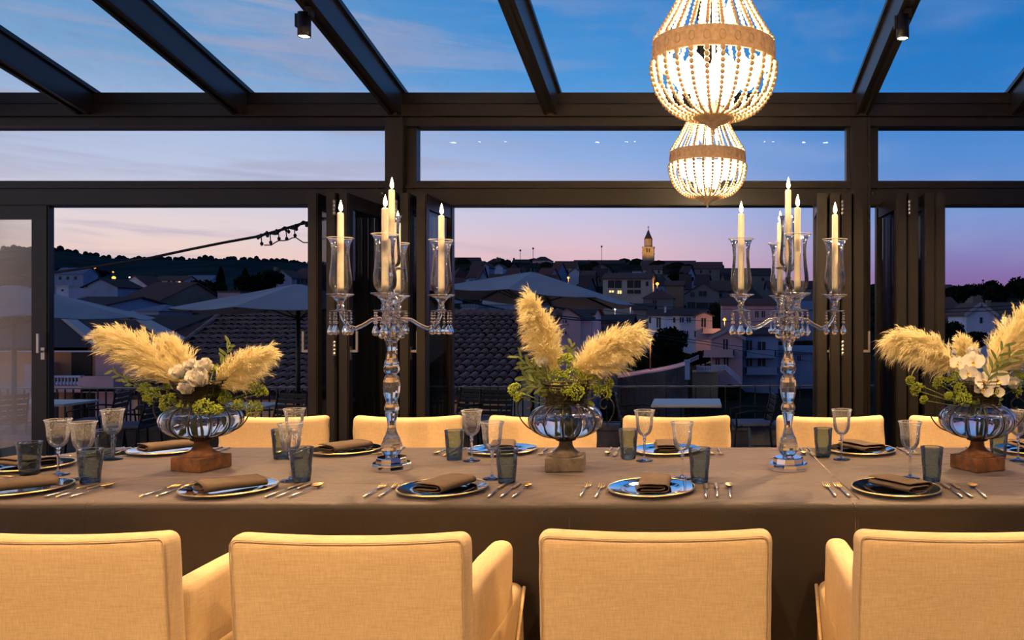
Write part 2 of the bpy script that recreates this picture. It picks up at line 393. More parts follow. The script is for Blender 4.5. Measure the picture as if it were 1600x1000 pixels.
# ---------------------------------------------------------------- spot lamps on the rafters
M_lens = emis('lit_lens', (1.0, .80, .48), 60)
def spot_lamp(x, y, label, tilt=(0, 0), power=1., wide=112):
    z = roofz(y) - .165 - .014
    t = thing('spot_lamp', label, 'lamp', (x - .03, y, z), group='spot lamps on the rafters')
    b = MB(); b.box(.01, .05, -.02, .02, -.05, .004); b.obj('bracket', M_black, t)
    b = MB(); b.lathe([(0, -.035), (.036, -.035), (.0365, -.03), (.0365, -.165), (.032, -.168), (.032, -.155), (0, -.155)], 20); b.box(-.05, -.03, -.012, .012, -.11, -.035); b.obj('lamp_housing', M_black, t)
    b = MB(); b.lathe([(0, -.166), (.022, -.165), (.032, -.16)], 20, cap=False); b.obj('lens', M_lens, t)
    light('SPOT', 'lamp_bulb', (0, 0, -.172), SPOT_W * power, WARM, t, .03, (R(tilt[0]), R(tilt[1]), 0), R(wide), .7)
    return t
spot_lamp(-2.25, 4.6, 'black cylindrical spot lamp hanging from the rafter left of centre', (-14, 0), 1.9)
spot_lamp(1.224, 4.62, 'black cylindrical spot lamp hanging from the rafter at the right', (-14, 0), 1.9)
for x, xn in ((-3.408, 'left'), (-1.092, 'middle'), (1.224, 'right')):
    spot_lamp(x, 3.1, 'unseen extra spot lamp on the %s rafter straight above the table' % xn, (-1, 0), 1.5, 74)  # unseen lamps, set here to brighten the tabletop and spare the skirt
for x, xn in ((-3.408, 'left'), (-1.092, 'middle'), (1.224, 'right')):
    spot_lamp(x, -.5, 'black cylindrical spot lamp on the %s rafter above the camera side of the room' % xn, (24, 0), 2.2, 100)
    spot_lamp(x, -2.2, 'unseen added spot lamp on the %s rafter washing the back wall' % xn, (-28, 0), 4.0, 110)  # unseen lamps, added so the wall gives warm reflections and fill
# ---------------------------------------------------------------- table linen and chairs
M_linen = linen('natural_linen', (.76, .58, .345), (.58, .42, .225), 400)
M_seam = mat('linen_seam', (.50, .38, .24), .9, spec=.1)
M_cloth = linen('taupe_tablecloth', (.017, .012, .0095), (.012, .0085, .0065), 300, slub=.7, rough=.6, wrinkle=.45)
M_napkin = linen('taupe_napkin', (.12, .088, .066), (.08, .058, .044), 300)

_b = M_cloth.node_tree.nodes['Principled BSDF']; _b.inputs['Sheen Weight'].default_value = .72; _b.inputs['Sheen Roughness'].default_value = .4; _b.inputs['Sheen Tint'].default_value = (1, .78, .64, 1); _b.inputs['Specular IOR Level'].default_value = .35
def tablecloth():
    zt = .75; n0, f0 = 2.60, 3.712
    # outline, counter-clockwise seen from above; the left end is cut at a slant
    out = []
    def seg(a, b, n):
        for i in range(n): out.append((a[0] + (b[0] - a[0]) * i / n, a[1] + (b[1] - a[1]) * i / n))
    c = [(-2.72, n0), (3.6, n0), (3.6, f0), (-2.74, f0), (-2.96, f0 - .42), (-2.96, n0 + .24)]
    for i in range(6): seg(c[i], c[(i + 1) % 6], (150, 24, 130, 12, 12, 8)[i])
    n = len(out); vs = []; fs = []
    rings = [(-.30, 0), (-.05, 0), (-.012, 0), (.0, -.0015), (.009, -.007), (.013, -.018), (.014, -.04), (.014, -.12), (.014, -.25), (.014, -.40), (.014, -.56), (.014, -.735)]
    cen = Vector((.4, 3.15))
    for k, (off, dz) in enumerate(rings):
        for i, (x, y) in enumerate(out):
            p = Vector(out[i - 1]); q = Vector(out[(i + 1) % n]); t = (q - p).normalized(); nr = Vector((t.y, -t.x))
            o = off
            drop = max(0, -dz - .03) / .7
            w = sin(x * 5.1 + y * 3) * .5 + sin(x * 11.3 + y * 7 + 1) * .3 + mnoise.noise(Vector((x * 3, y * 3, 0))) * .8
            o += drop * (.022 * w + .012)
            z = zt + dz
            if dz == 0: z += .0008 * mnoise.noise(Vector((x * 6, y * 6, 3)))
            vs.append((x + nr.x * o, y + nr.y * o, z))
    m = len(rings)
    for k in range(m - 1):
        for i in range(n):
            j = (i + 1) % n; fs.append((k * n + i, k * n + j, (k + 1) * n + j, (k + 1) * n + i)[::-1])
    fs.append(tuple(range(n)))
    b = MB(); b.add(vs, fs, True); b.sm[-1] = False
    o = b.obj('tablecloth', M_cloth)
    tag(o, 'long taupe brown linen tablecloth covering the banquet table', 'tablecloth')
    # pressed creases standing slightly proud of the cloth
    for (px, wd) in ((1335, .005), (1340, .003), (132, .004), (512, .0025), (890, .0025)):
        x = X(px, n0 - .01)
        s = MB(); s.tube([(x, n0 + .03, .7490), (x, n0 + .0, .7480), (x, n0 - .010, .741), (x, n0 - .014, .70), (x + .002, n0 - .018, .55)], wd * .55, 6)
        s.obj('crease', M_cloth, o)
    s = MB(); s.tube([(X(130, n0), f0 + .0, .7502)] and [(1.02 + .36 * t, n0 + (f0 - n0) * t, .7504) for t in [i / 10 for i in range(0)]] or [(.54, n0 + .05, .7495), (.52, 3.1, .7497), (.50, f0 - .03, .7495)], .003, 6)
    s.obj('crease', M_cloth, o)
    return o
tablecloth()
def make_chair(label, group, wr=0):
    """slip-covered armchair: origin on the floor under its rear face, seat towards +y"""
    t = thing('armchair', label, 'chair', group=group)
    Wd, H = .292, .83
    def warp(p):
        x, y, z = p
        u = x / Wd
        if z > .6: z -= .015 * (1 - u * u) * (z - .6) / .23
        yy = y + .085 * (H - z) - .035 + .010 * (1 - u * u)
        k = .0022 + wr
        yy += k * mnoise.noise(Vector((x * 9, z * 9, 5 + wr * 99))); x += k * mnoise.noise(Vector((x * 7, z * 11, 1)))
        if wr: yy += wr * .8 * sin(z * 60 + u * 7) * max(0, abs(u) - .55) * 2
        x *= 1 - .012 * (H - z)
        return (x, yy, z)
    b = MB(); b.rbox((0, .036, .43), (Wd, .036, .40), .030, (26, 2, 26), warp); b.obj('backrest', M_linen, t)
    # welt seam round the rear face of the back
    path = []
    for i in range(13): path.append((-Wd + .010, .004, .12 + (H - .155) * i / 12))
    for a in range(1, 5): path.append((-Wd + .010 + .02 * (1 - cos(a * pi / 8)), .004, H - .028 + .02 * sin(a * pi / 8)))
    for i in range(1, 24): path.append((-Wd + .03 + (2 * Wd - .06) * i / 24, .004, H - .008))
    for a in range(4, 0, -1): path.append((Wd - .010 - .02 * (1 - cos(a * pi / 8)), .004, H - .028 + .02 * sin(a * pi / 8)))
    for i in range(12, -1, -1): path.append((Wd - .010, .004, .12 + (H - .155) * i / 12))
    b = MB(); b.tube([warp(Vector((p[0], p[1] - .0035, p[2]))) for p in path], .0017, 5); b.obj('seam', M_seam, t)
    ah = .277 if not wr else .255
    for s in (-1, 1):
        def wa(p, s=s):
            x, y, z = p; k = .003 * mnoise.noise(Vector((x * 8 + s, y * 12, z * 10)))
            return (x + k + s * .010 * max(0, (.6 - z)), y, z + .012 * sin(y * 7) * max(0, (z - .5)) * 3)
        b = MB(); b.rbox((s * (Wd - .036), .27, .123 + ah), (.036, .225, ah), .030, (2, 10, 12), wa); b.obj('armrest', M_linen, t)
    def ws(p):
        x, y, z = p; k = max(0, .45 - z)
        y2 = y + .02 * k * sin(x * 22) * 1.2 if y > .5 else y
        return (x * (1 + .05 * k), y2 + .05 * k * (1 if y > .5 else 0), z + .01 * (1 - (x / Wd) ** 2) * (1 if z > .4 else 0))
    b = MB(); b.rbox((0, .34, .275), (Wd + .003, .29, .225), .030, (16, 12, 8), ws); b.obj('seat', M_linen, t)
    for s in (-1, 1):
        b = MB(); b.tube([(s * (Wd + .008 + .002 * i), .60 - .07 * i, .49 - .075 * i) for i in range(5)], .006, 6); b.obj('cover_fold', M_linen, t)
    for x in (-.24, .24):
        for y in (.06, .56):
            MB().box(x - .02, x + .02, y - .02, y + .02, 0, .06).obj('leg', M_black, t)
    return t
nl = ['beige linen-covered armchair at the near left corner, cut by the left frame edge',
      'beige linen-covered armchair in front of the left candelabra, near side, right arm showing',
      'beige linen-covered armchair with its broad back squarely to us, near side centre',
      'beige linen-covered armchair at the near right, left arm showing, cut by the frame edge']
c0 = make_chair(nl[0], 'near row of linen armchairs')
c0.location = (X(91, 1.97), 1.965, 0)
c0.rotation_euler = (0, 0, R(.8))
for i, (px, d, r) in enumerate(((549, 1.955, .6), (1024, 1.985, 0), (1517, 1.98, -.4))):
    copy_tree(c0, (X(px, d), d, 0), R(r), nl[i + 1])
fl_ = ['beige linen-covered armchair across the table behind the left flower vase',
       'beige linen-covered armchair across the table behind the left candelabra',
       'beige linen-covered armchair across the table behind the middle flower vase',
       'beige linen-covered armchair across the table just left of the right candelabra',
       'beige linen-covered armchair across the table behind the right candelabra foot',
       'beige linen-covered armchair across the table behind the right flower vase']
f0 = make_chair(fl_[0], 'far row of linen armchairs', .004)
dl = 4.30
for i, px in enumerate((420, 632, 845, 1057, 1300, 1511)):
    p = (X(px, 4.236), dl, 0)
    if i == 0: f0.location = p; f0.rotation_euler = (0, 0, pi)
    else: copy_tree(f0, p, pi + R((0, 1, -1, 0, .5, 0)[i]), fl_[i])

# ---------------------------------------------------------------- place settings
M_plate = mat('mirror_silver_plate', (.90, .92, .96), .06, 1.)
M_gold = mat('polished_gold', (1.0, .72, .30), .28, 1.)
M_steelc = mat('polished_steel', (.85, .81, .75), .25, 1.)
TZ = .7515
def lathe_plate(label, loc, group):
    t = thing('charger_plate', label, 'plate', loc, group=group)
    b = MB(); b.lathe([(0, .004), (.085, .004), (.098, .005), (.106, .0095), (.112, .0105), (.135, .0125), (.153, .0155)], 56, cap=False)
    b.lathe([(.156, .012), (.12, .005), (.09, 0), (0, 0)], 56, cap=False); b.obj('dish', M_plate, t)
    ring = []
    b = MB(); n = 56
    prof = [(.1525 + .0035 * cos(a), .0135 + .003 * sin(a)) for a in [2 * pi * k / 8 for k in range(9)]]
    b.lathe(prof, n, cap=False); b.obj('gold_rim', M_gold, t)
    return t
def make_napkin(label, loc, rot, group):
    """cloth napkin folded flat in three with an open looped end"""
    sec = [(-.040, .012), (-.01, .010), (.030, .011), (.040, .016), (.030, .021), (-.02, .022), (-.045, .021), (-.054, .013), (-.045, .004), (0, .003), (.044, .003), (.054, .013), (.052, .024), (.040, .031), (0, .033), (-.048, .031)]
    b = MB(); th = .0028; n = len(sec); L = .098; rows = 10
    # smooth the section
    ss = []
    for i in range(n - 1):
        p0 = Vector(sec[max(i - 1, 0)]); p1 = Vector(sec[i]); p2 = Vector(sec[i + 1]); p3 = Vector(sec[min(i + 2, n - 1)])
        for k in range(3):
            t = k / 3; ss.append(.5 * ((2 * p1) + (p2 - p0) * t + (2 * p0 - 5 * p1 + 4 * p2 - p3) * t * t + (3 * p1 - p0 - 3 * p2 + p3) * t ** 3))
    ss.append(Vector(sec[-1])); n = len(ss); vs = []
    for j in range(rows + 1):
        y = -L + 2 * L * j / rows
        for side in (-1, 1):
            for i in range(n):
                tt_ = (ss[min(i + 1, n - 1)] - ss[max(i - 1, 0)]).normalized(); nn = Vector((-tt_.y, tt_.x)) * th / 2 * side
                q = ss[i] + nn; sag = 1 - .12 * (j / rows)
                vs.append((q.x * (1 + .02 * sin(j)), y + .006 * sin(i * .3 + loc[0] * 9), max(.0005, q.y) * sag + .0015 * mnoise.noise(Vector((q.x * 30, y * 20, loc[0])))))
    fs = []
    for j in range(rows):
        a = j * 2 * n; c = (j + 1) * 2 * n
        for i in range(n - 1):
            fs.append((a + i, a + i + 1, c + i + 1, c + i)); fs.append((a + n + i, c + n + i, c + n + i + 1, a + n + i + 1))
        fs.append((a, c, c + n, a + n)); fs.append((a + n - 1, a + 2 * n - 1, c + 2 * n - 1, c + n - 1))
    for a in (0, rows * 2 * n):
        for i in range(n - 1): fs.append((a + i, a + n + i, a + n + i + 1, a + i + 1))
    b.add(vs, fs, True)
    o = b.obj('napkin', M_napkin, None, loc, rot); return tag(o, label, 'napkin', group)
def blade_strip(b, pts, smooth=True):
    """flat tapered strip: list of (y, half width, z, half thickness)"""
    n = len(pts); vs = []
    for (y, w, z, t) in pts: vs += [(-w, y, z), (0, y, z - t), (w, y, z), (0, y, z + t)]
    fs = [(4 * i + k, 4 * i + (k + 1) % 4, 4 * i + 4 + (k + 1) % 4, 4 * i + 4 + k) for i in range(n - 1) for k in range(4)] + [(3, 2, 1, 0), tuple(4 * n - 4 + k for k in range(4))]
    b.add(vs, [f[::-1] for f in fs], smooth)
def make_handle(t):
    b = MB(); blade_strip(b, [(0.004, .0055, .0045, .0036), (.05, .0050, .0052, .0034), (.10, .0030, .006, .0026), (.125, .0028, .007, .0024)]); b.obj('handle', M_steelc, t)
    b = MB(); blade_strip(b, [(-.003, .002, .0042, .002), (.0, .0046, .0045, .0034), (.010, .0046, .0047, .0034)]); b.obj('gold_tip', M_gold, t)
def proto_fork():
    t = thing('fork', 'fork', 'fork'); make_handle(t)
    b = MB(); blade_strip(b, [(.125, .0024, .007, .002), (.138, .006, .006, .0016), (.150, .0118, .005, .0014), (.160, .0122, .0045, .0013)])
    for k in range(4):
        x = -.0105 + .007 * k
        b.tube([(x, .158, .0045), (x, .18, .006), (x, .203, .0105)], [.0020, .0018, .001], 5)
    b.obj('tines', M_gold, t); return t
def proto_knife():
    t = thing('knife', 'knife', 'knife'); make_handle(t)
    b = MB(); blade_strip(b, [(.125, .003, .006, .002), (.14, .008, .005, .0016), (.18, .0095, .0045, .0012), (.212, .008, .0045, .001), (.226, .002, .0045, .0008)]); b.obj('blade', M_gold, t); return t
def proto_spoon():
    t = thing('spoon', 'spoon', 'spoon'); make_handle(t)
    b = MB(); vs = []; fs = []; n = 16; m = 5
    for j in range(m + 1):
        r = j / m
        for k in range(n):
            a = 2 * pi * k / n; x = .0165 * r * cos(a); y = .165 + .029 * r * sin(a) * (1 + .15 * sin(a))
            vs.append((x, y, .004 + .0095 * r * r))
    for j in range(m):
        for k in range(n): fs.append((j * n + k, j * n + (k + 1) % n, (j + 1) * n + (k + 1) % n, (j + 1) * n + k))
    o = len(vs); vs += [(x, y, z - .0018) for x, y, z in vs[:]]
    fs += [tuple(o + i for i in f[::-1]) for f in fs[:]]
    fs += [(m * n + k, m * n + (k + 1) % n, o + m * n + (k + 1) % n, o + m * n + k) for k in range(n)]
    b.add(vs, fs, True); b.obj('spoon_bowl', M_gold, t); return t
PF, PK, PS = proto_fork(), proto_knife(), proto_spoon(); used = {}
def place(proto, loc, rot, label, group):
    if proto.name not in used:
        used[proto.name] = 1; proto.location = loc; proto.rotation_euler = (0, 0, rot); proto['label'] = label; proto['group'] = group; return proto
    return copy_tree(proto, loc, rot, label, group=group)

near = [(30, 'at the near left corner of the table', R(-50)), (358, 'on the near side below the left flower vase', R(-48)), (692, 'on the near side right of the left candelabra', R(-20)),
        (1018, 'on the near side between middle vase and right candelabra', R(0)), (1400, 'on the near side right of the right candelabra', R(32))]
far = [(262, 'on the far side behind the left flower vase', R(-38)), (540, 'on the far side left of the left candelabra', R(-32)), (785, 'on the far side left of the middle vase', R(10)),
       (1042, 'on the far side left of the right candelabra', R(6)), (1345, 'on the far side right of the right candelabra', R(28)), (1610, 'on the far side behind the right flower vase', R(10))]
P0 = None
def plate_at(loc, where):
    global P0
    lab = 'gold-rimmed silver charger plate ' + where
    if P0 is None: P0 = lathe_plate(lab, loc, 'charger plates'); return P0
    return copy_tree(P0, loc, 0, lab)
rng = random.Random(3)
for px, where, nr in near:
    d = .61 * FPX / (767 - CY); c = Vector((X(px, d), d, TZ)); plate_at(c, where)
    make_napkin('folded taupe napkin on the plate ' + where, (c.x + .01, c.y - .005, TZ + .012), nr, 'napkins')
    y = d - .115
    for dx, w in ((-.232, 'outer'), (-.182, 'inner')):
        place(PF, (c.x + dx + rng.uniform(-.004, .004), y + rng.uniform(-.01, .01), TZ), R(rng.uniform(-3, 3)), w + ' fork left of the plate ' + where, 'forks')
    for dx, w in ((.190, 'inner'), (.228, 'outer')):
        place(PK, (c.x + dx + rng.uniform(-.004, .004), y + rng.uniform(-.01, .0), TZ), R(rng.uniform(-4, 2)), w + ' knife right of the plate ' + where, 'knives')
    place(PS, (c.x + .272, y - .005, TZ), R(rng.uniform(-6, 0)), 'gold-bowled spoon beside the knives ' + where, 'spoons')
for px, where, nr in far:
    d = .61 * FPX / (706 - CY); c = Vector((X(px, d), d, TZ)); plate_at(c, where)
    make_napkin('folded taupe napkin on the plate ' + where, (c.x, c.y, TZ + .012), nr, 'napkins')
    y = d + .09
    for dx, w in ((.232, 'outer'), (.188, 'inner')):
        place(PF, (c.x + dx, y + rng.uniform(-.01, .01), TZ), pi + R(rng.uniform(-5, 5)), w + ' fork beside the plate ' + where, 'forks')
    for dx, w in ((-.188, 'inner'), (-.225, 'outer')):
        place(PK, (c.x + dx, y + rng.uniform(-.01, .01), TZ), pi + R(rng.uniform(-4, 4)), w + ' knife beside the plate ' + where, 'knives')
    place(PS, (c.x - .262, y, TZ), pi + R(rng.uniform(-5, 5)), 'dark-looking spoon beside the knives ' + where, 'spoons')
c = Vector((-2.70, 3.20, TZ)); where = 'at the left end of the table'
plate_at(c, where)
make_napkin('folded taupe napkin on the plate ' + where, (c.x, c.y, TZ + .012), R(70), 'napkins')
for dy, w in ((.235, 'outer'), (.19, 'inner')): place(PF, (c.x - .12, c.y + dy, TZ), R(-90), w + ' fork beside the plate ' + where, 'forks')
for dy, w in ((-.19, 'inner'), (-.23, 'outer')): place(PK, (c.x - .12, c.y + dy, TZ), R(-90), w + ' knife beside the plate ' + where, 'knives')

# ---------------------------------------------------------------- glasses
M_rim0 = mat('polished_glass_rim', (.95, .93, .9), .12, 0, 1., Transmission_Weight=.6, IOR=1.5)
M_wine = thin_glass('engraved_wine_glass', (.98, .98, .985), 1.2, 1.5, .03, dirt_haze=.10, dirt_haze_scale=200, bump=.5, bscale=120)
M_etch = thin_glass('etched_glass_band', (.95, .95, .96), 1.3, 1.5, .12, dirt_haze=.55, dirt_haze_scale=260, bump=.9, bscale=190, haze_col=(1, .98, .95))
M_tumb = thin_glass('smoky_blue_tumbler', (.48, .58, .60), 1.5, 1.55, .05, bump=1.0, bscale=55)
def wine_glass():
    t = thing('wine_glass', 'x', 'glass', group='wine glasses')
    b = MB(); b.lathe([(0, 0), (.035, .0), (.0365, .002), (.030, .0045), (.010, .008), (.005, .014)], 32, cap=False); b.obj('foot', M_crys2, t)
    b = MB(); b.lathe([(.005, .014), (.0038, .03), (.0045, .05), (.0058, .068), (.0040, .082), (.0072, .088), (.0075, .092), (.0045, .097), (.008, .102), (.0085, .106)], 14, cap=False); b.obj('stem', M_crys2, t)
    b = MB(); pr = [(.0085, .106), (.018, .110), (.027, .120), (.0325, .133), (.0350, .148)]; b.lathe(pr, 36, cap=False)
    b.lathe([(r * .94, z + .0015) for r, z in pr], 36, cap=False); b.obj('bowl', M_wine, t)
    b = MB(); pr = [(.0350, .148), (.0362, .165), (.0375, .185), (.0400, .200), (.0445, .213)]; b.lathe(pr, 36, cap=False); b.obj('etched_band', M_etch, t)
    b = MB(); prof = [(.0445 + .0011 * cos(a), .2132 + .0011 * sin(a)) for a in [2 * pi * k / 6 for k in range(7)]]; b.lathe(prof, 36, cap=False); b.obj('rim', M_rim0, t)
    return t
def tumbler():
    t = thing('tumbler', 'x', 'glass', group='tumblers')
    def mod(a, z): return 1 + (.030 * abs(sin(4 * a + z * 45)) + .030 * abs(sin(4 * a - z * 45)) - .03) * (1 if .01 < z < .112 else .15)
    b = MB(); pr = [(.030, .0), (.0315, .006), (.0325, .02), (.0355, .06), (.0385, .10), (.0410, .124)]
    pf = []
    for i in range(len(pr) - 1):
        for k in range(3): pf.append((pr[i][0] + (pr[i + 1][0] - pr[i][0]) * k / 3, pr[i][1] + (pr[i + 1][1] - pr[i][1]) * k / 3))
    pf.append(pr[-1]); b.lathe(pf, 44, cap=False, mod=mod); b.obj('glass_wall', M_tumb, t)
    b = MB(); b.lathe([(0, .0), (.030, .0), (.0315, .006), (.0305, .014), (.0, .016)], 32, cap=False); b.obj('thick_base', M_tbase, t)
    b = MB(); prof = [(.0408 + .0012 * cos(a), .1245 + .0012 * sin(a)) for a in [2 * pi * k / 6 for k in range(7)]]; b.lathe(prof, 36, cap=False); b.obj('rim', M_tbase, t)
    return t
#M_crys moved
M_crys = mat('crystal', (1, .96, .88), .0, 0, .9, Transmission_Weight=.95, IOR=1.6)
M_crys2 = mat('stem_glass', (.97, .98, 1), .0, 0, .5, Transmission_Weight=1., IOR=1.45)
M_tbase = mat('tumbler_base_glass', (.72, .83, .86), .02, 0, .5, Transmission_Weight=1., IOR=1.45)
WG = wine_glass(); TG = tumbler(); first = {'w': True, 't': True}
def put(proto, key, px, py, label, rot):
    p = T(px, py, TZ); p.z = TZ
    if first[key]: first[key] = False; proto.location = p; proto['label'] = label; return proto
    return copy_tree(proto, p, rot, label)
wines = [(91, 742, 'etched wine glass at the far left, nearest the frame edge'), (130, 748, 'etched wine glass behind the smoky tumbler at the left end'), (176, 718, 'etched wine glass just left of the left flower vase'),
         (454, 751, 'etched wine glass behind the near tumbler right of the left vase'), (460, 716, 'far etched wine glass between left vase and left candelabra'), (737, 720, 'far etched wine glass right of the left candelabra'),
         (769, 748, 'near etched wine glass left of the middle vase'), (1007, 720, 'far etched wine glass right of the middle vase'), (1066, 748, 'near etched wine glass between middle vase and right candelabra'),
         (1315, 718, 'far etched wine glass right of the right candelabra'), (1422, 747, 'near etched wine glass left of the right flower vase'), (1591, 720, 'etched wine glass at the right frame edge')]
tumbs = [(46, 741, 'smoky blue tumbler at the left frame edge'), (141, 755, 'smoky blue tumbler in front of two wine glasses at the left end'), (165, 717, 'smoky tumbler behind the wine glass left of the left vase'),
         (471, 752, 'near smoky blue tumbler between left vase and left candelabra'), (440, 716, 'far smoky tumbler right of the left vase'), (710, 718, 'far smoky tumbler right of the left candelabra'),
         (792, 754, 'near smoky blue tumbler left of the middle vase'), (982, 716, 'far smoky tumbler right of the middle vase'), (1093, 753, 'near smoky blue tumbler between middle vase and right candelabra'),
         (1286, 714, 'far smoky tumbler right of the right candelabra'), (1456, 751, 'near smoky blue tumbler left of the right flower vase'), (1560, 715, 'smoky tumbler behind the right flower vase')]
for i, (px, py, l) in enumerate(wines): put(WG, 'w', px, py, l, i * .7)
for i, (px, py, l) in enumerate(tumbs): put(TG, 't', px, py, l, i * .9)
# ---------------------------------------------------------------- candelabra and candles
M_wax = mat('ivory_wax', (.93, .84, .66), .45, 0, .4, Subsurface_Weight=.6, Subsurface_Radius=(.02, .012, .006), Subsurface_Scale=.6)
M_flame = emis('candle_flame', (1.0, .66, .28), 30)
M_wick = mat('black_wick', (.01, .01, .01), .9)
M_hurr = thin_glass('hurricane_glass', (.985, .985, .985), 1.25, 1.55, .02, dirt_haze=.13, dirt_haze_scale=14, haze_col=(1, .95, .88))  # pale haze mixed in to imitate bright highlights on the clean glass
M_rim = mat('highlight_white_rim', (.95, .92, .86), .12, 0, 1., Transmission_Weight=.5, IOR=1.5)  # whitened glass: the rim's bright highlight is put into its colour
M_mirrorbase = mat('mirror_cut_glass', (.92, .95, 1.0), .03, 1.)
U = 3.18 / FPX                                             # metres per pixel at the table's centre line
DC = 3.18
def py2z(py): return (738.5 - py) * U
COLUMN = [(8, 724), (9, 719), (12, 716), (15.5, 711), (16, 705), (15, 700), (12.5, 694), (12.5, 692), (10.5, 689), (8, 683), (6.2, 676), (6, 671), (7, 664), (9, 656), (10, 652), (8.8, 650.5), (11, 648), (11.5, 643), (9.5, 638), (8, 636),
          (8.5, 634), (10.5, 628), (12.3, 620), (13, 612), (12.6, 604), (10.8, 597), (8.5, 594), (8, 592), (10, 590), (12.3, 586), (12.5, 582), (10.5, 578.5), (11.5, 577), (10.8, 574), (8.6, 568), (7, 560), (6.6, 555), (7.5, 549), (9.5, 541), (12, 536), (12, 534), (6, 534)]
def drops(b, cx_, cy_, z, n_beads=4, r=.0062, drop=True):
    zz = z - .004
    for k in range(n_beads):
        q = r * (.75 + .12 * k); zz -= q; b.ball((cx_, cy_, zz), q, 6, 4, 1, False); zz -= q * 1.15
    if drop:
        b.lathe([(0, zz), (.004, zz - .006), (.0105, zz - .022), (.0125, zz - .030), (.009, zz - .039), (0, zz - .043)], 6, (cx_, cy_, 0), False)
def candelabra(loc, th0, label):
    t = thing('candelabra', label, 'candelabra', loc, group='crystal candelabra')
    b = MB(); b.lathe([(0, 0), (.079, 0), (.077, .023), (.074, .026), (0, .026)], 10, smooth=False); b.obj('base_disc', M_mirrorbase, t)
    b = MB(); b.lathe([(0, .026), (.061, .026), (.059, .045), (.056, .048), (0, .048)], 10, smooth=False); b.obj('base_disc', M_mirrorbase, t)
    b = MB(); b.lathe([(0, py2z(725) + .003)] + [(r * U * 1.0, py2z(y) + .003) for r, y in COLUMN] + [(0, py2z(534) + .003)], 16, smooth=False); b.obj('crystal_column', M_crys, t)
    b = MB(); b.lathe([(0, py2z(534)), (.012, py2z(533)), (.038, py2z(529)), (.045, py2z(524)), (.03, py2z(519)), (.018, py2z(515)), (.034, py2z(508)), (.036, py2z(503)), (.02, py2z(498)), (.014, py2z(490)), (.022, py2z(480)), (.024, py2z(474)), (.012, py2z(464)),
             (.012, py2z(458)), (.02, py2z(450)), (.018, py2z(444)), (.009, py2z(438)), (.010, py2z(432)), (.022, py2z(428)), (.050, py2z(426)), (.052, py2z(424.5)), (.015, py2z(424.5)), (0, py2z(424.5))], 12, smooth=False)
    b.obj('hub', M_crys, t)
    zp = py2z(467); zs = py2z(492)
    for k in range(4):
        a = th0 + k * pi / 2; u = Vector((cos(a), sin(a), 0)); e = .190
        # curved arm
        pts = []
        ctrl = [(.02, 508), (.045, 504), (.075, 506), (.105, 514), (.135, 519.5), (.160, 516), (.178, 507), (.187, 498), (.19, 492)]
        for i in range(len(ctrl)):
            r, y = ctrl[i]; pts.append(u * r + Vector((0, 0, py2z(y))))
        b = MB(); b.tube(pts, [.009, .0085, .008, .0085, .009, .0085, .008, .0075, .007], 8); b.obj('arm', M_crys, t)
        c = u * e
        b = MB(); b.lathe([(0, zs - .006), (.012, zs - .006), (.040, zs - .001), (.043, zs + .002), (.018, zs + .004), (.012, zs + .010), (.014, zs + .018), (.011, zs + .026), (.016, zs + .040), (.028, zs + .052), (.048, zp - .004), (.053, zp), (.050, zp + .003), (.012, zp + .002), (0, zp + .002)], 14, (c.x, c.y, 0), smooth=False)
        b.obj('candle_cup', M_crys, t)
        b = MB(); z0 = zp + .006
        pf = [(.020, 0), (.030, .006), (.039, .020), (.043, .040), (.0425, .060), (.037, .100), (.0335, .140), (.034, .170), (.038, .195), (.046, .213), (.051, .217)]
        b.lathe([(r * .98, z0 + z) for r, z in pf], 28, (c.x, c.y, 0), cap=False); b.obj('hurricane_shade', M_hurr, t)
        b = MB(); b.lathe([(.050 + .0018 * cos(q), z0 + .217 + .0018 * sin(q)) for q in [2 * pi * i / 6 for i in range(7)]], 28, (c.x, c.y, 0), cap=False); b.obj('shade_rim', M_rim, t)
        for j in range(6):
            q = a + j * pi / 3 + .3; b = MB(); drops(b, c.x + .038 * cos(q), c.y + .038 * sin(q), zs); b.obj('bead_string', M_crys, t)
    for j in range(8):
        q = th0 + j * pi / 4 + .39; b = MB(); drops(b, .040 * cos(q), .040 * sin(q), py2z(503), 3, .0065); b.obj('bead_string', M_crys, t)
        b = MB(); drops(b, .030 * cos(q + .3), .030 * sin(q + .3), py2z(470), 5, .006, False); b.obj('bead_string', M_crys, t)
    z0 = py2z(424)
    b = MB(); pf = [(.016, 0), (.026, .006), (.033, .018), (.0345, .04), (.031, .08), (.028, .13), (.029, .17), (.034, .2), (.041, .212)]
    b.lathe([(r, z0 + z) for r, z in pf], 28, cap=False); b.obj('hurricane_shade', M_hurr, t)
    return t
candle_proto = {}
def candle(loc, h, label, lean=0):
    t = thing('candle', label, 'candle', loc, group='ivory candles')
    b = MB(); b.lathe([(0, 0), (.0125, 0), (.0125, .01), (.0122, h - .008), (.0108, h - .002), (.006, h), (0, h - .003)], 16); b.obj('wax_stick', M_wax, t)
    b = MB(); b.tube([(0, 0, h - .004), (.0005, 0, h + .005), (.002, 0, h + .010)], .0009, 5); b.obj('wick', M_wick, t)
    b = MB(); b.lathe([(0, h + .003), (.0055, h + .008), (.0078, h + .015), (.007, h + .024), (.004, h + .036), (.0, h + .050)], 10, (.001, 0, 0)); b.obj('flame', M_flame, t)
    light('POINT', 'flame_glow', (0, 0, h + .02), CANDLE_W, (1, .55, .2), t, .006)
    return t
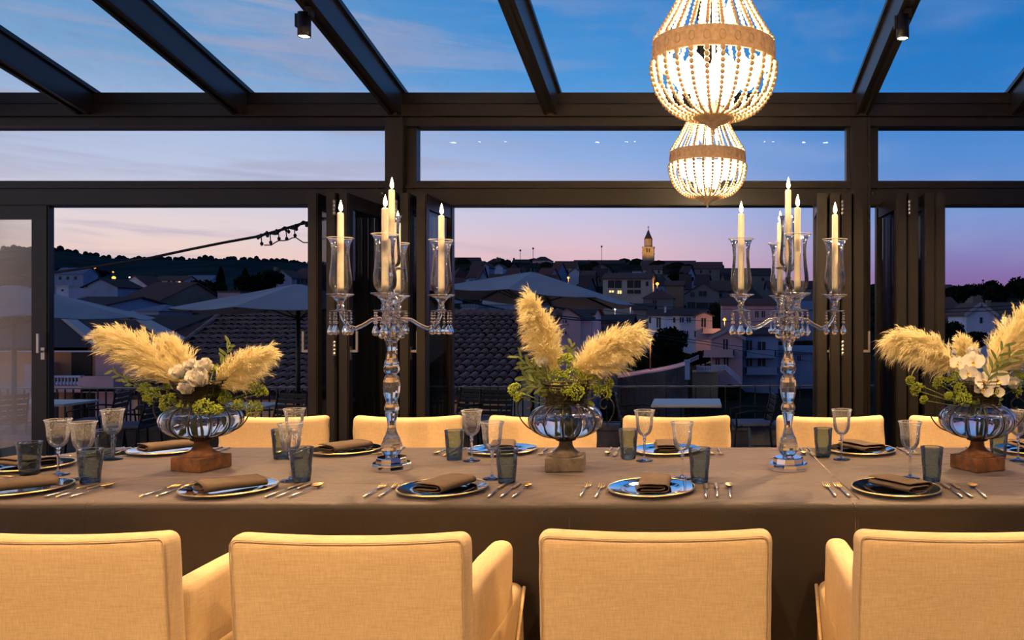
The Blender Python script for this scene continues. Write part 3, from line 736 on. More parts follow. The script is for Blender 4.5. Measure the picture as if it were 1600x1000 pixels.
for (px, th0, side) in ((612, R(14), 'left'), (1231.5, R(4), 'right')):
    loc = Vector((X(px, DC), DC, TZ)); candelabra(loc, th0, 'tall crystal candelabra with five lit candles, %s of the two on the table' % side)
    names = {0: 'right arm', 1: 'back arm', 2: 'left arm', 3: 'front arm'}
    for k in range(4):
        a = th0 + k * pi / 2; hh = [.322, .310, .322, .322][k]
        candle(loc + Vector((.19 * cos(a), .19 * sin(a), py2z(467) + .0025)), hh, 'lit ivory candle on the %s of the %s candelabra' % (names[k], side))
    candle(loc + Vector((0, 0, py2z(424.5) + .001)), .312, 'lit ivory candle at the tall centre of the %s candelabra' % side)

# ---------------------------------------------------------------- beaded chandeliers
M_bead = mat('pale_wooden_beads', (.80, .62, .38), .5, 0, .4, Subsurface_Weight=.35, Subsurface_Radius=(.01, .006, .003), Subsurface_Scale=.8)
M_band = noisy(mat('carved_pale_wood', (.8, .66, .42), .7), (.66, .50, .30), (.88, .74, .50), 60, bump=.4, bscale=90)
M_bandt = noisy(mat('thin_carved_band', (.8, .66, .42), .7), (.66, .50, .30), (.88, .74, .50), 60, bump=.4, bscale=90)
_n = M_bandt.node_tree; _t = _n.nodes.new('ShaderNodeBsdfTranslucent'); _t.inputs[0].default_value = (.9, .62, .3, 1); _m = _n.nodes.new('ShaderNodeMixShader'); _m.inputs[0].default_value = .16
_n.links.new(_n.nodes['Principled BSDF'].outputs[0], _m.inputs[1]); _n.links.new(_t.outputs[0], _m.inputs[2]); _n.links.new(_m.outputs[0], _n.nodes['Material Output'].inputs[0])
M_bulb = emis('frosted_bulb', (1.0, .80, .50), 45)
def chandelier(loc, label):
    t = thing('beaded_chandelier', label, 'chandelier', loc, group='beaded chandeliers')
    Rb = .228; hb = .036
    b = MB(); b.lathe([(Rb - .012, -hb), (Rb, -hb), (Rb + .002, -hb + .006), (Rb - .001, -.02), (Rb - .001, .02), (Rb + .002, hb - .006), (Rb, hb), (Rb - .012, hb), (Rb - .012, -hb)], 52, cap=False); b.obj('carved_band', M_bandt, t)
    n = 26
    for k in range(n):                                     # oval carvings on the band
        a = 2 * pi * k / n; b = MB() if k == 0 else b
        if k == 0:
            ring = [(Rb + .001, .011 * cos(q), .017 * sin(q)) for q in [2 * pi * i / 12 for i in range(13)]]
            b.tube(ring, .0022, 5, cap=False); om = b.obj('carved_oval', M_band, t)
        else:
            c = om.copy(); COL.objects.link(c); c.rotation_euler = (0, 0, a)
    bd = MB()
    for z in (-hb - .002, hb + .002):
        for k in range(n): bd.ball(((Rb) * cos(2 * pi * k / n), Rb * sin(2 * pi * k / n), z), .004, 6, 4)
    bd.obj('rim_beads', M_bead, t, kind='stuff')
    # lower basket strand
    b = MB(); lo = []
    for i in range(60):
        s = i / 59; a = s * pi / 2
        lo.append((.066 + .166 * cos(a) ** .85 if a < pi / 2 - .001 else .066, -hb - .012 - .185 * sin(a)))
    def along(path, step, rad):
        out = []; acc = 0; out.append(path[0])
        for p, q in zip(path[:-1], path[1:]):
            acc += math.hypot(q[0] - p[0], q[1] - p[1])
            if acc >= step(q[1]): out.append(q); acc = 0
        return out
    fine = []
    for p, q in zip(lo[:-1], lo[1:]): fine += [(p[0] + (q[0] - p[0]) * j / 6, p[1] + (q[1] - p[1]) * j / 6) for j in range(6)]
    rad = lambda z: .0112 - .0042 * min(1, (-z - hb) / .2)
    for r, z in along(fine, lambda z: 2.02 * rad(z), rad): b.ball((r, 0, z), rad(z), 8, 6)
    s0 = b.obj('bead_strand', M_bead, t)
    b = MB(); up = []
    for i in range(240):
        s = i / 239; up.append((Rb - .006 - (.165) * (1 - (1 - s) ** 1.7), hb + .010 + .43 * s))
    ru = lambda z: .0088 - .003 * min(1, z / .45)
    for r, z in along(up, lambda z: 2.02 * ru(z), ru): b.ball((r, 0, z), ru(z), 8, 6)
    s1 = b.obj('bead_strand', M_bead, t)
    for k in range(1, n):
        for s in (s0, s1):
            c = s.copy(); COL.objects.link(c); c.rotation_euler = (0, 0, 2 * pi * k / n)
    b = MB(); b.lathe([(0, -.300), (.006, -.297), (.007, -.290), (.004, -.284), (.010, -.276), (.028, -.262), (.055, -.248), (.070, -.238), (.072, -.226), (.066, -.220), (0, -.220)], 26); b.obj('bottom_finial', M_band, t)
    b = MB(); b.lathe([(.0, .50), (.07, .50), (.075, .47), (.064, .465), (.06, .49), (0, .49)], 26); b.obj('crown_ring', M_band, t)
    zr = roofz(loc[1]) - .165 - loc[2]
    b = MB(); b.tube([(0, 0, .49), (0, 0, zr)], .006, 8); b.lathe([(0, zr), (.05, zr), (.045, zr - .03), (.01, zr - .05), (0, zr - .05)], 20); b.obj('hanging_rod', M_black, t)
    b = MB(); b.tube([(0, 0, -.22), (0, 0, .49)], .006, 8)
    for k in range(8):
        a = 2 * pi * k / 8; b.tube([(0, 0, -.06), (.06 * cos(a), .06 * sin(a), -.075), (.13 * cos(a), .13 * sin(a), -.05)], .004, 6)
    b.obj('inner_frame', M_band, t)
    for k in range(8):
        a = 2 * pi * k / 8 + .2; b = MB(); b.lathe([(0, -.05), (.02, -.045), (.034, -.025), (.038, 0), (.03, .025), (.012, .045), (0, .05)], 14); b.obj('bulb', M_bulb, t, (.125 * cos(a), .125 * sin(a), -.075))
        if k % 2 == 0: light('POINT', 'bulb_light', (.10 * cos(a), .10 * sin(a), -.03 + .01 * k), CHAND_W / 4, (1, .66, .34), t, .05)
    for k in range(3):
        a = 2 * pi * k / 3; b = MB(); b.lathe([(0, -.05), (.008, -.048), (.016, -.025), (.018, -.01), (.012, .02), (.004, .045), (0, .05)], 12); b.obj('bulb', M_bulb, t, (.06 * cos(a), .06 * sin(a), .16))
    for k in range(3):
        a = 2 * pi * k / 3 + .5; b = MB(); b.lathe([(0, -.04), (.02, -.035), (.032, -.015), (.032, .01), (.012, .035), (0, .04)], 14); b.obj('bulb', M_bulb, t, (.05 * cos(a), .05 * sin(a), -.14))
    return t
chandelier((X(1115, 2.97), 2.97, Z(86, 2.97)), 'large-looking nearer beaded chandelier, cut off by the top of the frame')
chandelier((X(1105.5, 4.80), 4.80, Z(248, 4.80)), 'farther beaded chandelier hanging below and behind the big one')

# ---------------------------------------------------------------- footed vases
M_rust = noisy(mat('rusty_iron', (.16, .07, .035), .85, .2), (.10, .05, .03), (.26, .11, .04), 30, bump=.4)
M_grey = noisy(mat('weathered_grey_iron', (.13, .11, .09), .85, .1), (.09, .075, .06), (.19, .155, .125), 30, bump=.4)
M_wire = mat('dark_wire', (.035, .026, .02), .5, .6)
M_bowl = mat('bowl_glass', (.99, 1, 1), .0, 0, .5, Transmission_Weight=1., IOR=1.46)
M_water = mat('water', (.98, 1, 1), .0, 0, .5, Transmission_Weight=1., IOR=1.33)
def vase(px, rot, ped, label):
    c = Vector((X(px, DC), DC, TZ)); t = thing('footed_vase', label, 'vase', c, rot, 'footed glass vases in iron cages')
    b = MB(); b.rbox((0, 0, .027), (.0745, .0745, .027), .004, (2, 2, 2)); b.obj('square_plinth', ped, t)
    b = MB(); b.lathe([(.068, .054), (.066, .060), (.050, .068), (.036, .080), (.028, .094), (.026, .110), (.030, .114)], 24); b.obj('stem', ped, t)
    b = MB(); b.lathe([(.030, .112), (.040, .116), (.042, .122), (.036, .128), (.030, .130)], 24); b.obj('collar', M_wire, t)
    nl = 12
    def lobes(a, z): return 1 - .075 * (1 - abs(sin(nl * a / 2))) ** 1.6
    zc = .196; rx = .150; rz = .070
    def prof(s, off): 
        a = -pi / 2 + s * pi; return (max(.0, (rx - off) * abs(cos(a)) ** .72), zc + (rz - off) * sin(a))
    n = 22; out = [prof(i / n, 0) for i in range(2, n - 2)]
    out[0] = (.045, zc - rz + .001); top_r = out[-1][0]
    inn = [prof(i / n, .0035) for i in range(2, n - 2)]
    b = MB(); b.lathe([(0, zc - rz)] + out + inn[::-1] + [(0, zc - rz + .0045)], 96, cap=False, mod=lobes); b.obj('glass_bowl', M_bowl, t)
    wl = zc + .022; wi = [(r * .994, z) for r, z in inn if z < wl]
    b = MB(); b.lathe([(0, zc - rz + .006)] + wi + [(wi[-1][0] * .99, wl), (0, wl)], 96, mod=lobes); b.obj('water', M_water, t)
    for k in range(nl):                                     # cage wires in the grooves
        a = 2 * pi * k / nl; pts = [(.040 * cos(a), .040 * sin(a), .128)]
        for i in range(2, n - 2):
            r, z = prof(i / n, -.001); r = max(r * .945, .04); pts.append((r * cos(a), r * sin(a), z))
        pts.append((.080 * cos(a), .080 * sin(a), zc + rz + .004)); pts.append((.088 * cos(a), .088 * sin(a), zc + rz + .045)); pts.append((.106 * cos(a), .106 * sin(a), zc + rz + .088))
        b = MB(); b.tube(pts, .0028, 6); b.obj('cage_wire', M_wire, t)
    b = MB()
    for r, z in ((.081, .006), (.083, .018), (.086, .030), (.089, .042), (.093, .054), (.098, .066), (.103, .078), (.108, .090)):
        b.lathe([(r + .0018 * cos(q), zc + rz + z + .0018 * sin(q)) for q in [2 * pi * i / 6 for i in range(7)]], 30, cap=False)
    b.obj('wire_collar', M_wire, t)
    b = MB(); b.lathe([(.070, zc + rz - .002), (.078, zc + rz + .03), (.092, zc + rz + .075)], 24, cap=False); b.obj('neck_lining', M_moss, t)
    for s in (-1, 1):                                       # scrolled handles
        pts = []
        ctrl = [(.118, .150), (.150, .165), (.178, .195), (.192, .230), (.190, .262), (.170, .283), (.148, .280), (.136, .262), (.142, .244), (.156, .240), (.163, .252)]
        for i in range(len(ctrl) - 1):
            p0 = Vector(ctrl[max(i - 1, 0)]); p1 = Vector(ctrl[i]); p2 = Vector(ctrl[i + 1]); p3 = Vector(ctrl[min(i + 2, len(ctrl) - 1)])
            for k in range(4):
                u = k / 4; q = .5 * ((2 * p1) + (p2 - p0) * u + (2 * p0 - 5 * p1 + 4 * p2 - p3) * u * u + (3 * p1 - p0 - 3 * p2 + p3) * u ** 3); pts.append((s * q.x, 0, q.y))
        pts = [Vector(p) @ Matrix.Rotation(rot, 3, 'Z') if False else Vector(p) for p in pts]
        pts = [Matrix.Rotation(-rot, 3, 'Z') @ p for p in pts]
        b = MB(); b.tube(pts, .0026, 7); b.obj('scroll_handle', M_wire, t)
    return c
# flowers
def leafy(name, c, tr=.3, rough=.7):
    m = mat(name, c, rough, spec=.25); nt = m.node_tree; b = nt.nodes['Principled BSDF']; o = nt.nodes['Material Output']
    t = nt.nodes.new('ShaderNodeBsdfTranslucent'); t.inputs[0].default_value = (*c, 1); mx = nt.nodes.new('ShaderNodeMixShader'); mx.inputs[0].default_value = tr
    nt.links.new(b.outputs[0], mx.inputs[1]); nt.links.new(t.outputs[0], mx.inputs[2]); nt.links.new(mx.outputs[0], o.inputs[0]); return m
M_moss = mat('dark_moss', (.03, .028, .015), .9)
M_plume = leafy('pampas_cream', (.98, .87, .50), .4, .8)
M_plumestem = mat('straw_stem', (.5, .42, .2), .7)
M_umbel = leafy('lime_umbel', (.34, .42, .05), .25)
M_green = leafy('olive_leaf', (.13, .17, .05), .2, .5)
M_stemg = leafy('green_stem', (.20, .26, .06), .1)
M_white = leafy('white_petal', (.94, .90, .78), .3, .5)
M_yellow = mat('yellow_throat', (.6, .42, .08), .6)
def bez(p0, p1, p2, t): return p0 * (1 - t) ** 2 + p1 * 2 * t * (1 - t) + p2 * t * t
def bezd(p0, p1, p2, t): return ((p1 - p0) * (1 - t) + (p2 - p1) * t).normalized()
def plume(pts, width, label, seed, n=2600, flop=.5, hair=.075, start=.18):
    """pampas grass head: a curved stem carrying thousands of fine drooping hairs"""
    rg = random.Random(seed)
    P = [Vector(p) for p in pts]; base = P[0]; P = [p - base for p in P]
    t = thing('pampas_plume', label, 'pampas grass', base, group='pampas plumes')
    b = MB(); b.tube([bez(*P, i / 12) for i in range(13)], [.0022 * (1 - .7 * i / 12) for i in range(13)], 6); b.obj('stem', M_plumestem, t)
    b = MB(); vs = []; fs = []
    nb = n // 26
    for i in range(nb):                                     # side branches, each a drooping tuft of hairs
        s = start + (1 - start) * ((i + rg.random()) / nb) ** .9; p = bez(*P, s); d = bezd(*P, s)
        r = Vector((rg.gauss(0, 1), rg.gauss(0, 1), rg.gauss(0, 1))); r = (r - d * r.dot(d)).normalized()
        e = (s - start) / (1 - start); env = sin(min(1, e) ** .8 * pi * .88 + .25); w = width * (.25 + .85 * max(0, env)) * rg.uniform(.5, 1.05)
        bl = hair * rg.uniform(.9, 1.5); dr = flop * bl * rg.uniform(.2, .9)
        b1 = p + d * bl * .55 + r * w * .6; b2 = p + d * bl * 1.0 + r * w * 1.15 + Vector((0, 0, -dr))
        for j in range(26):
            u = rg.random() ** .8; q = bez(p, b1, b2, u); dq = bezd(p, b1, b2, u)
            rr = Vector((rg.gauss(0, 1), rg.gauss(0, 1), rg.gauss(0, 1))).normalized(); hl = hair * .42 * rg.uniform(.6, 1.3)
            hd = (dq * 1.25 + rr * .55).normalized(); tip = q + hd * hl + Vector((0, 0, -flop * hl * .25)); m1 = q + hd * hl * .5 + Vector((0, 0, .002))
            wd = rg.uniform(.0006, .0012); side = hd.cross(Vector((rg.gauss(0, 1), -1, rg.gauss(0, 1)))).normalized()
            o = len(vs); vs += [q - side * wd * .5, q + side * wd * .5, m1 - side * wd, m1 + side * wd, tip]
            fs += [(o, o + 1, o + 3, o + 2), (o + 2, o + 3, o + 4)]
    b.add(vs, fs); b.obj('plume_hairs', M_plume, t, kind='stuff')
    return t
def V(px, py, dy=0.): return W(px, py, DC + dy)
def umbel(t, c, r, seed, root):
    """domed head of tiny lime florets on a stalk"""
    rg = random.Random(seed); b = MB(); c = c - Vector(t.location); root = root - Vector(t.location)
    up = (c - root).normalized(); up = (up + Vector((0, -.35, .5))).normalized()
    k = int(60 + 2500 * r)
    for i in range(k):
        u = Vector((rg.gauss(0, 1), rg.gauss(0, 1), rg.gauss(0, 1))).normalized()
        if u.dot(up) < -.25: u = -u
        q = c + u * r * rg.uniform(.75, 1.) - up * r * .25
        s = rg.uniform(.0024, .0042); b.ball(q, s, 5, 3)
    b.obj('umbel_head', M_umbel, t, kind='stuff')
    b = MB(); b.tube([root, (root + c) / 2 + Vector((0, 0, -.01)), c - up * r * .5], .0018, 5)
    for i in range(8):
        u = Vector((rg.gauss(0, 1), rg.gauss(0, 1), rg.gauss(0, 1))).normalized(); u = (u + up).normalized(); b.tube([c - up * r * .6, c + u * r * .7], .0008, 4, smooth=False)
    b.obj('stalk', M_stemg, t)
def petal(b, c, out, nrm, L, Wd, cup=.25, n=6, ruffle=0):
    side = nrm.cross(out).normalized(); vs = []
    for i in range(n + 1):
        s = i / n; w = Wd * sin(pi * min(.98, .08 + s * .86)) ** .7
        for j in (-1, -.5, 0, .5, 1):
            vs.append(c + out * L * s + side * w * j + nrm * (cup * L * s * s + .25 * Wd * j * j * cup * 2 + ruffle * sin(s * 9 + j * 5) * .003))
    fs = [(i * 5 + j, i * 5 + j + 1, (i + 1) * 5 + j + 1, (i + 1) * 5 + j) for i in range(n) for j in range(4)]
    b.add(vs, fs, True)
def orchid(t, c, face, size, seed):
    rg = random.Random(seed); c = c - Vector(t.location); f = Vector(face).normalized(); u = Vector((0, 0, 1)); s = f.cross(u).normalized(); u = s.cross(f); th = rg.uniform(-.5, .5)
    s, u = s * cos(th) + u * sin(th), u * cos(th) - s * sin(th)
    b = MB()
    for a, l, w in ((90, 1, .36), (210, .95, .34), (330, .95, .34)): petal(b, c, s * cos(R(a)) + u * sin(R(a)), f, size * l, size * w, .18)
    b.obj('sepal', M_white, t)
    b = MB()
    for a in (12, 168): petal(b, c + f * .003, s * cos(R(a)) + u * sin(R(a)), f, size * 1.05, size * .62, .25, ruffle=1)
    b.obj('petal', M_white, t)
    b = MB(); petal(b, c + f * .004, -u, f, size * .45, size * .18, .9); b.ball(c + f * .008, size * .11, 8, 6); b.obj('lip', M_yellow, t)
def bloom(t, c, r, seed):
    """open white lisianthus: cupped overlapping petals"""
    rg = random.Random(seed); c = c - Vector(t.location)
    for ring, (k, ls) in enumerate(((7, 1.), (6, .8), (5, .58), (4, .38))):
        b = MB()
        for i in range(k):
            a = 2 * pi * i / k + ring * .5 + rg.uniform(-.2, .2); o = Vector((cos(a), -.55 + .5 * sin(a), .55 + .45 * sin(a + .4))).normalized()
            n = (Vector((0, -.7, .7)) - o * .3).normalized(); n = (n - o * n.dot(o)).normalized()
            petal(b, c, o, n, r * ls, r * .42 * ls, .35 + .28 * ring, ruffle=1.6)
        b.obj('petal', M_white, t)
def sprig(t, a, bb, c, nleaf, ll, seed, w=.006):
    rg = random.Random(seed); O = Vector(t.location); P = [a - O, bb - O, c - O]
    b = MB(); b.tube([bez(*P, i / 8) for i in range(9)], .0014, 5); b.obj('twig', M_stemg, t)
    for i in range(nleaf):
        s = .2 + .8 * (i + .5) / nleaf; p = bez(*P, s); d = bezd(*P, s); q = d.cross(Vector((0, 1, .2))).normalized() * (1 if i % 2 else -1)
        o = (d * .8 + q * .7 + Vector((rg.uniform(-.3, .3), rg.uniform(-.5, .5), rg.uniform(-.3, .3)))).normalized(); nn = o.cross(d + Vector((.1, .2, .3))).normalized()
        b = MB(); petal(b, p, o, nn, ll * rg.uniform(.75, 1.15), w, .15, 5); b.obj('leaf', M_green, t)
def bouquet(px, spec, label, seed):
    t = thing('flower_arrangement', label, 'flowers', V(px, 634), group='flower arrangements'); root = V(px, 634)
    rg = random.Random(seed)
    b = MB()                                                # stems under water, dark filler in the neck
    for i in range(16):
        a = rg.uniform(0, 2 * pi); r = rg.uniform(.01, .04); e = rg.uniform(.02, .09)
        b.tube([(r * cos(a), r * sin(a), .0), (e * cos(a + 1), e * sin(a + 1), -.125)], .0022, 5)
    b.obj('cut_stems', M_stemg, t, kind='stuff')
    b = MB()
    for i in range(26):
        a = rg.uniform(0, 2 * pi); r = rg.uniform(.01, .10); p = Vector((r * cos(a), r * sin(a) * .8, .015 + rg.uniform(0, .05)))
        for k in range(5):
            o = Vector((rg.gauss(0, 1), rg.gauss(0, 1), rg.gauss(0, .8))).normalized(); petal(b, p, o, o.cross(Vector((.3, .2, .9))).normalized(), rg.uniform(.03, .05), .008, .2, 4)
    b.obj('filler_leaves', M_green, t, kind='stuff')
    for i, (x, y, r, dy) in enumerate(spec['umbel']): umbel(t, V(x, y, dy), r, seed + i, root)
    for i, (x, y, s, dy) in enumerate(spec.get('orchid', [])): orchid(t, V(x, y, dy), (rg.uniform(-.5, .3), -1, rg.uniform(.0, .5)), s, seed + 50 + i)
    for i, (x, y, s, dy) in enumerate(spec.get('bloom', [])): bloom(t, V(x, y, dy), s, seed + 70 + i)
    for i, (x0, y0, x1, y1, x2, y2, n, l, dy) in enumerate(spec.get('sprig', [])): sprig(t, V(x0, y0, dy), V(x1, y1, dy - .01), V(x2, y2, dy - .02), n, l, seed + 90 + i)
    return t
vase(315, R(-16), M_rust, 'footed glass vase in a wire cage on a rusty square plinth, leftmost on the table')
vase(884, R(4), M_grey, 'footed glass vase in a wire cage on a grey square plinth, middle of the table')
vase(1527, R(24), M_rust, 'footed glass vase in a wire cage on a rusty square plinth, rightmost on the table')
bouquet(315, dict(umbel=[(238, 618, .042, 0), (262, 628, .040, -.03), (225, 606, .025, .02), (288, 634, .034, -.06), (318, 637, .040, -.09), (340, 640, .022, -.08), (402, 607, .034, 0), (398, 638, .034, -.02), (412, 612, .02, .03), (372, 632, .022, -.05), (300, 605, .035, 0), (333, 577, .024, .0), (268, 600, .035, .04), (350, 620, .03, 0)],
        bloom=[(318, 601, .072, -.07), (286, 590, .055, -.03), (326, 580, .055, -.05), (298, 613, .052, -.08), (304, 577, .045, -.03)],
        sprig=[(335, 610, 345, 580, 360, 535, 16, .035, 0), (255, 620, 210, 600, 172, 578, 10, .03, 0), (270, 625, 220, 612, 190, 592, 8, .03, -.02)]), 'bouquet of white blooms, lime umbels and olive sprigs in the left vase', 11)
bouquet(884, dict(umbel=[(803, 608, .030, 0), (810, 620, .026, 0), (870, 588, .042, -.03), (897, 588, .045, -.04), (923, 592, .046, -.02), (900, 612, .036, -.09), (866, 606, .022, -.07), (884, 609, .024, -.08), (838, 590, .036, 0), (885, 562, .036, 0), (944, 612, .036, 0), (952, 598, .022, .02), (905, 570, .03, .02), (930, 608, .03, 0)],
        bloom=[(849, 572, .040, -.02), (943, 590, .040, -.03)],
        sprig=[(868, 605, 845, 585, 808, 556, 12, .05, -.03), (870, 600, 850, 575, 815, 570, 12, .048, -.01), (872, 610, 840, 600, 815, 588, 12, .05, -.04), (870, 608, 850, 605, 822, 604, 8, .045, -.05), (885, 590, 890, 560, 893, 536, 10, .03, .04)]), 'bouquet of lime umbels, white blooms and olive leaves in the middle vase', 31)
bouquet(1527, dict(umbel=[(1433, 608, .032, 0), (1422, 594, .02, 0), (1443, 624, .018, -.02), (1468, 597, .032, 0), (1493, 592, .036, -.02), (1506, 622, .032, -.08), (1482, 618, .018, -.04), (1500, 606, .026, -.05), (1556, 612, .024, -.07), (1585, 606, .038, 0), (1592, 588, .03, .02)],
        orchid=[(1496, 570, .034, -.05), (1520, 566, .042, -.07), (1535, 595, .040, -.09), (1559, 594, .044, -.09), (1536, 609, .036, -.09), (1556, 612, .03, -.08), (1512, 583, .034, -.08)],
        bloom=[(1513, 596, .03, -.06), (1580, 605, .045, -.03), (1517, 560, .05, 0)],
        sprig=[(1540, 610, 1545, 580, 1572, 537, 9, .05, -.12), (1545, 600, 1562, 570, 1585, 552, 7, .045, -.12)]), 'bouquet of white orchids, blooms and lime umbels in the right vase', 61)
plume([V(300, 628), V(264, 566), V(190, 532, -.02)], .070, 'broad pampas plume leaning far left out of the left vase', 1, 10920, .35, .085, .10)
plume([V(305, 625, .04), V(296, 575, .05), V(276, 550, .05)], .045, 'short pampas plume standing behind the left vase bouquet', 2, 4940, .3, .07, .30)
plume([V(325, 628), V(346, 592), V(395, 560, -.02)], .056, 'pampas plume leaning right out of the left vase', 3, 8320, .5, .08, .15)
plume([V(880, 620, .03), V(864, 560, .03), V(838, 488, .0)], .052, 'upright pampas plume rising from the middle vase', 4, 9360, .7, .085, .22)
plume([V(895, 625), V(908, 572), V(968, 532, -.03)], .072, 'bushy pampas plume leaning right out of the middle vase', 5, 11960, .55, .09, .12)
plume([V(1510, 618), V(1486, 548), V(1424, 532, -.02)], .055, 'feathery pampas plume arching left out of the right vase', 6, 9880, .75, .09, .22)
plume([V(1525, 610, .05), V(1518, 570, .05), V(1508, 548, .05)], .040, 'small pale pampas tuft behind the right vase orchids', 7, 5200, .1, .05, .35)
plume([V(1535, 618, .03), V(1560, 560, .03), V(1612, 500, .0)], .078, 'large pampas plume leaning right out of the right vase', 8, 10920, .3, .085, .15)
# ---------------------------------------------------------------- terrace outside
M_terr = noisy(mat('terrace_stone', (.20, .17, .15), .85), (.15, .13, .115), (.25, .22, .19), 5, bump=.3)
M_stone = noisy(mat('rough_limestone', (.26, .24, .21), .9), (.17, .16, .14), (.32, .30, .26), 9, bump=.6)
M_cush = mat('blue_grey_cushion', (.16, .18, .26), .9)
M_white_top = mat('pale_table_top', (.72, .68, .64), .45)
M_canvas = noisy(mat('pale_canvas', (.40, .38, .40), .85), (.37, .35, .37), (.43, .41, .43), 3)
TZF = -.30
MB().box(-13, 9, 6.15, 10.9, TZF - .2, TZF).obj('floor_terrace', M_terr, kind='structure')
pw = thing('parapet_wall', 'low stone parapet carrying the terrace railing', 'wall', (0, 10.0, TZF))
for i in range(34):                                        # coping stones, each its own piece
    MB().rbox((0, 0, .27), (.312, .16, .03), .008, (1, 1, 1)).obj('coping_stone', M_stone, pw, (-12.0 + i * .63, .05, 0)) if i == 0 else None
    if i == 0: cs = [c for c in COL.objects if c.name.startswith('coping_stone')][0]
    else:
        c = cs.copy(); COL.objects.link(c); c.location = (-12.0 + i * .63, .05, 0)
MB().box(-12.3, 9, -.07, .17, -.2, .24).obj('wall_core', M_terr, pw)
ra = thing('terrace_railing', 'black metal balustrade along the edge of the terrace', 'railing', (0, 10.0, TZF))
zr0, zr1 = Z(662, 10) - TZF, None
def rtop(x): return Z(607 + (600.5 - 607) * (x + 8.1) / 9.6, 10) - TZF
b = MB(); b.bar((-11, 0, rtop(-9.5)), (9, 0, rtop(2)), .045, .018); b.obj('top_rail', mat('pale_reflection_rail', (.16, .15, .15), .4, .6), ra)  # paler than the bars: a light reflection painted into the top rail
b = MB(); b.bar((-11, 0, zr0 + .02), (9, 0, zr0 + .02), .03, .015); b.obj('bottom_rail', M_black, ra)
x = -9.0; bal = None
while x < 3.8:
    h = rtop(x) - zr0 - .02
    if bal is None:
        bal = MB().box(-.007, .007, -.007, .007, 0, 1).obj('baluster', M_black, ra, (x, 0, zr0 + .02)); bal.scale = (1, 1, h)
    else:
        c = bal.copy(); COL.objects.link(c); c.location = (x, 0, zr0 + .02); c.scale = (1, 1, h)
    x += .103 if x < -1.9 else .187
for x in (-9.1, -7.0, -4.9, -2.9, -.9, 1.1, 3.1):
    MB().box(x - .016, x + .016, -.016, .016, zr0 - .1, rtop(x)).obj('post', M_black, ra)

def cafe_table(px, py, w, dp, label, d=9.3, rot=0):
    x = X(px, d); z = Z(py, d) - TZF; t = thing('terrace_table', label, 'table', (x, d, TZF), rot, 'terrace tables')
    b = MB(); b.rbox((0, 0, z - .012), (w / 2, dp / 2, .014), .004, (1, 1, 1)); b.obj('tabletop', M_white_top, t)
    b = MB(); b.tube([(0, 0, .02), (0, 0, z - .02)], .03, 10); b.obj('pedestal', M_black, t)
    b = MB(); b.box(-.25, .25, -.03, .03, 0, .025); b.box(-.03, .03, -.25, .25, 0, .025); b.obj('foot', M_black, t)
cafe_table(66, 628, .95, .55, 'pale terrace table at the far left behind the glass door', 9.35)
cafe_table(378, 633, .7, .6, 'pale terrace table behind the left flower vase', 9.3)
cafe_table(1073, 628, .78, .7, 'pale terrace table right of the middle vase by the railing', 9.1)
def cafe_chair(label):
    t = thing('terrace_chair', label, 'chair', group='black slatted terrace chairs')
    for s in (-1, 1):
        b = MB(); b.tube([(s * .21, .22, 0), (s * .21, .19, .44), (s * .21, .12, .46)], .011, 6); b.obj('leg', M_black, t)
        b = MB(); b.tube([(s * .21, -.24, 0), (s * .21, -.20, .30), (s * .205, -.19, .45), (s * .20, -.25, .68), (s * .20, -.27, .80)], .011, 6); b.obj('leg', M_black, t)
        b = MB(); b.tube([(s * .22, .18, .44), (s * .235, .19, .60), (s * .235, .05, .63), (s * .22, -.22, .61)], .010, 6); b.obj('armrest', M_black, t)
    for i in range(7): MB().box(-.20, .20, -.18 + i * .058, -.135 + i * .058, .445, .457).obj('seat_slat', M_black, t)
    b = MB(); b.rbox((0, 0, .475), (.20, .19, .018), .012, (2, 2, 1)); b.obj('seat_cushion', M_cush, t)
    for i in range(5):
        z = .52 + i * .062; y = -.21 - (z - .45) * .20
        b = MB(); b.bar((-.20, y, z), (.20, y, z), .012, .046); b.obj('back_slat', M_black, t)
    return t
cc = [(150, 9.1, 105, 'black slatted terrace chair left of the pink house balcony, side on'), (205, 8.7, 95, 'black slatted terrace chair behind the tall etched glass at the left'), (-6, 8.95, 60, 'black terrace chair with grey cushion seen through the far left glass door'),
      (428, 8.7, 165, 'black slatted terrace chair beside the left parasol pole'), (712, 9.4, 150, 'black terrace chair right of the folded doors, nearest them'), (762, 9.2, 172, 'black slatted terrace chair left of the middle vase'),
      (1000, 9.1, -80, 'dark terrace chair right of the middle vase'), (1172, 8.9, 95, 'dark terrace chair left of the right candelabra, side on'), (255, 9.3, 200, 'dark terrace chair right behind the left vase bouquet')]
pc = None
for px, d, r, l in cc:
    p = (X(px, d), d, TZF)
    if pc is None: pc = cafe_chair(l); pc.location = p; pc.rotation_euler = (0, 0, R(r))
    else: copy_tree(pc, p, R(r), l)
